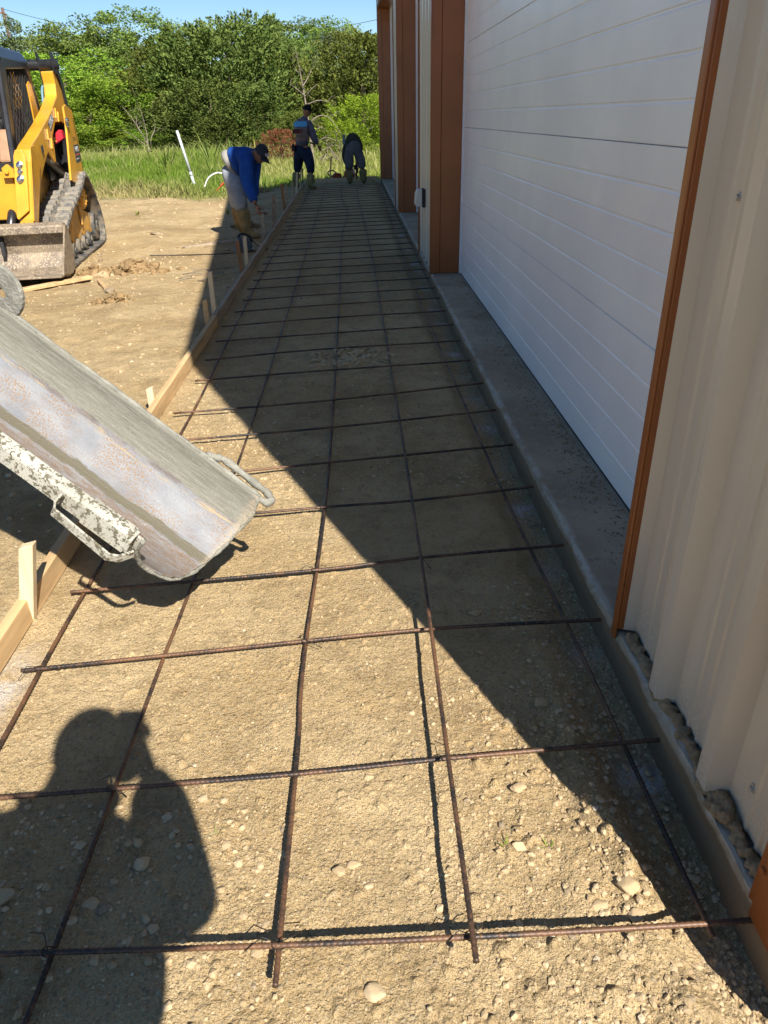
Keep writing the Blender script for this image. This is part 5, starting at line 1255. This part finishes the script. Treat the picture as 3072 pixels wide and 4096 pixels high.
for a in [
 ('grey', 15, 30, 58, 8, 'greyish green tree rising highest at the far left edge of the skyline', None, 0),
 ('far', 95, 72, 62, 7, 'dull green tree on the skyline right of the two utility poles', None, 0),
 ('oak', 55, 125, 50, 7, 'mid green tree behind the loader cab roof', None, 1),
 ('far', 205, 44, 57, 8, 'dark round-topped tree on the skyline left of the tallest oak', None, 1),
 ('far', 312, 29, 58, 8.5, 'dark leafy oak with the tallest crown left of the junipers', None, 0),
 ('far', 268, 60, 60, 7, 'dark skyline tree just left of the tallest oak', None, 1),
 ('oak', 165, 108, 45, 8, 'bright green leafy tree right behind the loader arm', None, 0),
 ('oak', 262, 150, 43, 7, 'bright green tree filling the gap right of the loader', None, 1),
 ('oak', 205, 200, 41, 6, 'low bright green tree just above the meadow right of the loader', None, 0),
 ('far', 345, 110, 50, 6, 'shaded tree between the bright oaks and the big juniper', None, 0),
 ('cedar', 385, 95, 44, 6.5, 'left flank juniper of the big dark clump, above the leaning pipe', None, 0),
 ('dark', 432, 62, 44, 6.5, 'big juniper with a flat top left of the clump centre', None, 1),
 ('dark', 505, 52, 43, 7.5, 'tallest juniper at the centre of the dark clump', None, 2),
 ('dark', 560, 42, 45, 6, 'pointed juniper top right of the clump centre', None, 0),
 ('dark', 455, 170, 40, 6, 'front juniper of the dark clump above the bending worker', None, 1),
 ('dark', 555, 175, 40, 5, 'dark juniper low behind the red dead bush', None, 2),
 ('cedar', 610, 120, 43, 5.5, 'yellowish juniper between the dark clump and the dead tree', None, 1),
 ('far', 600, 70, 58, 6, 'thin skyline tree above the yellowish juniper', None, 1),
 ('far', 655, 56, 60, 7.5, 'rounded skyline oak left of the power line end', None, 0),
 ('far', 708, 52, 60, 6.5, 'small pointed skyline oak where the power line meets the leaves', None, 1),
 ('grey', 745, 78, 56, 5.5, 'sparse greyish tree on the skyline near the building', None, 0),
 ('grey', 690, 130, 48, 5, 'grey twiggy tree in the gap behind the dead tree', None, 1),
 ('cedar', 655, 175, 42, 4.6, 'juniper right behind the standing worker and the dead trunk', None, 0),
 ('cedar', 778, 86, 41, 6.5, 'large feathery juniper next to the building corner', None, 2),
 ('cedar', 715, 165, 43, 4.5, 'smaller juniper left of the large feathery one', None, 1),
 ('cedar', 840, 90, 43, 6, 'juniper hidden mostly behind the building corner', None, 0),
 ('lime', 788, 207, 34, 3.6, 'bright yellow green juniper bush above the bent-over worker', None, 0),
 ('lime', 742, 262, 33, 2.0, 'small bright yellow green bush left of the bent-over worker', None, 1),
 ('red', 603, 277, 31, 1.9, 'rusty red dead bush left of the standing worker', None, 0),
 ('bush', 235, 262, 40, 3.5, 'low leafy bush at the meadow edge behind the twiggy shrub', None, 0),
 ('bush', 150, 245, 41, 3.5, 'low leafy bush behind the loader tower', None, 1),
 ('bush', 300, 268, 39, 3, 'dim leafy bush at the foot of the oaks beside the twiggy shrub', None, 1),
 ('bush', 20, 200, 45, 5, 'leafy bush seen through the loader cab', None, 0),
 ('dark', 365, 215, 40, 4, 'dark low juniper at the foot of the clump right of the twiggy shrub', None, 2),
 ('dark', 490, 240, 38.5, 4, 'dark low juniper directly behind the bending worker', None, 0),
 ('cedar', 690, 262, 37, 2.6, 'low ragged juniper between the two far workers', None, 1),
 ('cedar', 640, 240, 38, 3.0, 'low juniper left of the dead trunk', None, 2),
 ('far', -60, 60, 58, 9, 'tree at the skyline just past the left edge', None, 0), ('oak', -120, 120, 50, 9, 'tree beyond the left edge behind the loader', None, 1),
 ('cedar', 930, 90, 45, 7, 'juniper behind the building', None, 1), ('far', 1020, 60, 58, 8, 'oak behind the building', None, 1)]:
    kind, dx, top, Y, w, lab, b, v = a; tree(kind, dx, top, Y, w, lab, b, v)
# dead pale tree, bare shrub, brush pile
def at(dx, dy, Y): return Vector(((dx-754)*Y/1790, Y, 1.53+(249-dy)*Y/1960))
def branchy(name, lines, label, cat, Y, mat='dead_wood', seed=1, twig=3):
    g = random.Random(seed); mb = MB()
    for pts, r in lines:
        P = spline([at(x, y, Y)+Vector((0, g.uniform(-.25, .25), 0)) for x, y in pts], 5); n = len(P); mb.tube(P, [r*(1-.75*i/n) for i in range(n)], 6)
        for k in range(twig):
            b = P[g.randint(n//3, n-1)]; d = Vector((g.uniform(-.5, .5), g.uniform(-.3, .3), g.uniform(.0, .5)))
            mb.tube([b, b+d*.5+Vector((0, 0, .05)), b+d], [r*.3, r*.2, r*.1], 5)
    return tag(mb.build(name, M[mat], None, True), label, cat)
branchy('dead_tree', [([(673, 362), (668, 300), (664, 240), (660, 200), (655, 160), (650, 118)], .055), ([(663, 205), (645, 190), (632, 180)], .03), ([(664, 222), (690, 214), (712, 218)], .03), ([(667, 262), (690, 246), (712, 252), (735, 285)], .03),
                      ([(666, 290), (690, 270), (705, 280)], .022), ([(659, 185), (672, 165), (680, 150)], .022), ([(668, 310), (700, 292), (725, 300)], .025), ([(657, 165), (645, 150), (640, 130)], .02)],
       'bare pale dead tree trunk with crooked branches just right of the standing worker', 'dead tree', 30, seed=3)
branchy('bare_shrub', [([(314, 312), (305, 280), (285, 240), (268, 215)], .03), ([(313, 312), (312, 270), (310, 230), (306, 205)], .026), ([(315, 312), (322, 285), (330, 262), (333, 235)], .022), ([(309, 300), (292, 285), (272, 268)], .02), ([(312, 290), (300, 260), (296, 235)], .016)],
       'leafless pale twiggy shrub in the meadow right of the loader', 'bare shrub', 31, seed=5)
branchy('brush_pile', [([(690, 350), (705, 318), (728, 300)], .03), ([(728, 345), (712, 318), (700, 305)], .028), ([(684, 335), (705, 338), (735, 330)], .022), ([(735, 350), (738, 330), (730, 312)], .026), ([(690, 320), (715, 310), (745, 315)], .02), ([(680, 345), (700, 330), (725, 340), (748, 338)], .022)],
       'tangle of bare pale branches heaped between the two far workers', 'brush pile', 30, seed=8, twig=9)
# utility poles and lines
for dx, dy, dx2, dy2, lab in ((67, 6, 77, 70, 'leaning brown utility pole on the skyline, the right one of two'), (38, -6, 46, 70, 'brown utility pole on the skyline, the left one of two')):
    Y = 90; a = Vector(((dx2-754)*Y/1790-2, Y, 4)); b = Vector(((dx-754)*Y/1790, Y, 1.53+(249-dy)*Y/2080)); a.x = b.x+.15
    r = empty('utility_pole', (a.x, a.y, 0)); tag(r, lab, 'utility pole')
    mb = MB(); mb.tube([(0, 0, 0), b-Vector((a.x, a.y, 0))], [.2, .14], 10); mb.build('pole', simple('pole_wood', (.12, .07, .05), .9), r, True)
    q = b-Vector((a.x, a.y, .5)); mb = MB(); mb.box(q, (.12, 1.6, .12)); mb.build('crossarm', M['wood_red'], r)
def wire(p, q, sag, label):
    mb = MB(); p, q = Vector(p), Vector(q); mb.tube([p.lerp(q, f)-Vector((0, 0, sag*4*f*(1-f))) for f in np.linspace(0, 1, 30)], .022, 5)
    tag(mb.build('power_line', M['black_matte'], None), label, 'power line')
wire((-34.4, 90, 11.9), (-20, 120, 11.5), .8, 'faint power line sagging right from the two utility poles')
wire((-1.7, 90, 9.55), (20, 80, 13.2), .5, 'thin power line climbing from the treetops to the building corner')

# ---------------------------------------------------------------- meadow grass (uncountable)
g = np.random.RandomState(9)
def blades(n, ymin, ymax, hmul, wmul, seed, name, mat, label, cond=None, lo=-.15):
    g = np.random.RandomState(seed); y = ymin+(ymax-ymin)*g.rand(n)**1.25; x = g.uniform(-.60*y-2.5, .06*y+1.5)
    e = grass_edge(x)+.7*fbm(x, y, 2.2, 3, 21)
    ins = y-e; clump = fbm(x, y, .55, 2, 33)+.5; big = fbm(x, y, 2.5, 2, 35)
    keep = (ins > lo) & (g.rand(n) < np.clip(.25+clump, 0, 1)) & ((ins > .5) | (g.rand(n) < .45))
    if cond is not None: keep &= cond(x, y, ins)
    x, y, ins, clump, big = (q[keep] for q in (x, y, ins, clump, big)); n = len(x)
    hgt = (.07+.19*sstep(0, 2.2, ins)+.10*sstep(4, 14, ins)+.18*np.clip(big, -.3, .6)*sstep(.5, 3, ins))*g.uniform(.55, 1.25, n)*hmul
    hgt = np.clip(hgt, .035, 2)
    z = hill(x, y)-.07-meadow_drop(x, y)*sstep(-.1, 1.1, ins)
    a = g.uniform(0, 2*PI, n); lean = g.uniform(.15, .75, n)*hgt; la = a+g.normal(0, .5, n)+1.2*vnoise(x*.9, y*.9, 5)*4
    w = g.uniform(.006, .013, n)*wmul*(1+y*.02)
    P0 = np.stack([x, y, z], -1); s = np.stack([np.cos(a), np.sin(a), 0*a], -1)*w[:, None]; d = np.stack([np.cos(la), np.sin(la), 0*a], -1)*lean[:, None]
    up = np.stack([0*a, 0*a, hgt], -1)
    Vv = np.stack([P0-s, P0+s, P0+d*.30+up*.6+s*.8, P0+d*.30+up*.6-s*.8, P0+d+up*.97, P0+d+up*.97], 1)
    V5 = np.stack([P0-s, P0+s, P0+d*.30+up*.6-s*.8, P0+d*.30+up*.6+s*.8, P0+d+up*.97], 1).reshape(-1, 3)
    b = (np.arange(n)*5)[:, None]; F = np.concatenate([b+np.array([0, 1, 3]), b+np.array([0, 3, 2]), b+np.array([2, 3, 4])], 1).reshape(-1, 3)
    dry = np.clip(.26+.9*vnoise(x*.33, y*.33, 61)+.35*(1-sstep(0, 1.5, ins))+.25*g.normal(size=n)*.6, 0, 1)
    return tag(np_mesh(name, V5, F, mat, None, True, {'tint': ('FACE', np.repeat(dry, 3))}), label, 'grass', kind='stuff')
M['dry'] = leafmat('dry_grass', (.20, .24, .06), (.46, .38, .17), .3, 0)
M['grass'] = leafmat('meadow_grass', (.15, .25, .03), (.42, .40, .13), .4, 0)
blades(230000, 16.5, 42, 1, 1, 1, 'meadow_grass', M['grass'], 'bright green meadow grass between the dirt lot and the trees')
blades(120000, 15.0, 27, 1.9, 1.1, 4, 'dry_grass', M['dry'], 'short dry trampled grass along the edge of the dirt lot', lambda x, y, i: (i < 1.6) & (vnoise(x*.8, y*.8, 41)+vnoise(x*2.3, y*2.3, 42)*.6 > -.12-.22*i), lo=-1.6)
M['straw'] = leafmat('pale_seed_grass', (.28, .32, .08), (.56, .48, .24), .4, 0)
blades(16000, 19, 41, 1.7, .8, 2, 'tall_grass', M['straw'], 'tall pale seed grass and weeds along the edge of the trees', lambda x, y, i: (i > 1.2) & ((y > 30) | ((x > -4.8) & (x < -.6)) | (vnoise(x*.5, y*.5, 3) > .22)))
def weeds(name, x, y, n, h, label, mat, sd, wd=.012):
    g = np.random.RandomState(sd); V = []; F = []
    mb = MB()
    for k in range(n):
        a = g.uniform(0, 2*PI); L = h*g.uniform(.6, 1.1); r0 = g.uniform(0, .06)*h; z0 = ground_z(x, y)-.02
        bx, by = x+r0*math.cos(a), y+r0*math.sin(a); out = L*g.uniform(.2, .6); s = Vector((-math.sin(a), math.cos(a), 0))*wd
        c = [Vector((bx+out*f**1.8*math.cos(a), by+out*f**1.8*math.sin(a), z0+L*(f-.35*f*f))) for f in (0, .4, .75, 1)]
        vs = [c[0]-s, c[0]+s, c[1]-s, c[1]+s, c[2]-s*.7, c[2]+s*.7, c[3]]
        mb.add(vs, [(0, 1, 3, 2), (2, 3, 5, 4), (4, 5, 6)])
    o = mb.build(name, mat, None); o.data.attributes.new('tint', 'FLOAT', 'FACE').data.foreach_set('value', g.uniform(.1, .7, len(o.data.polygons)).astype(np.float32))
    return tag(o, label, 'weed')
for (x, y, n, h, lab) in ((-4.15, 24, 14, 2.3, 'tall reedy weed right behind the leaning pipe'), (-3.6, 24.5, 14, 2.1, 'tall broad-bladed weed right of the leaning pipe'), (-5.6, 24.5, 10, 2.0, 'tall single-stalked weed left of the leaning pipe'),
                          (-2.9, 25, 12, 2.4, 'tall seeding weed just left of the bending worker back')): weeds('reed_weed', x, y, n, h, lab, M['grass'], int(n*h*10), .02)
weeds('grass_sprig', .30, 1.105, 4, .05, 'little green grass sprig in the sunny dirt below the second crosswise rod', M['grass'], 5, .0022)
weeds('grass_sprig', .40, 1.10, 4, .06, 'thin green grass sprig lying toward the wall shadow', M['grass'], 6, .0022)
weeds('grass_sprig', -.40, 1.18, 6, .06, 'dry wispy sprig beside the middle lengthwise rod', M['straw'], 7, .0012)
weeds('grass_clump', -2.3, 14.4, 16, .16, 'torn green weed clump lying on the dirt left of the bending worker', M['grass'], 8, .01)
weeds('grass_clump', -4.0, 14.6, 18, .16, 'torn green weed clump near the back of the loader track', M['grass'], 9, .01)
mb = MB(); gg = random.Random(3)
for k in range(9):
    x, y = -1.75+gg.uniform(-.35, .25), 8.5+gg.uniform(-.35, .3); a = gg.uniform(-.5, .6); L = gg.uniform(.1, .3); z = ground_z(x, y)+.012
    mb.tube([(x, y, z), (x+L*.5*math.cos(a), y+L*.5*math.sin(a), z+.015), (x+L*math.cos(a+.2), y+L*math.sin(a+.2), z)], .006, 5)
tag(mb.build('twig_litter', M['dead_wood'], None), 'scattered dry twigs on the dirt left of the brown and white stakes', 'twigs', kind='stuff')
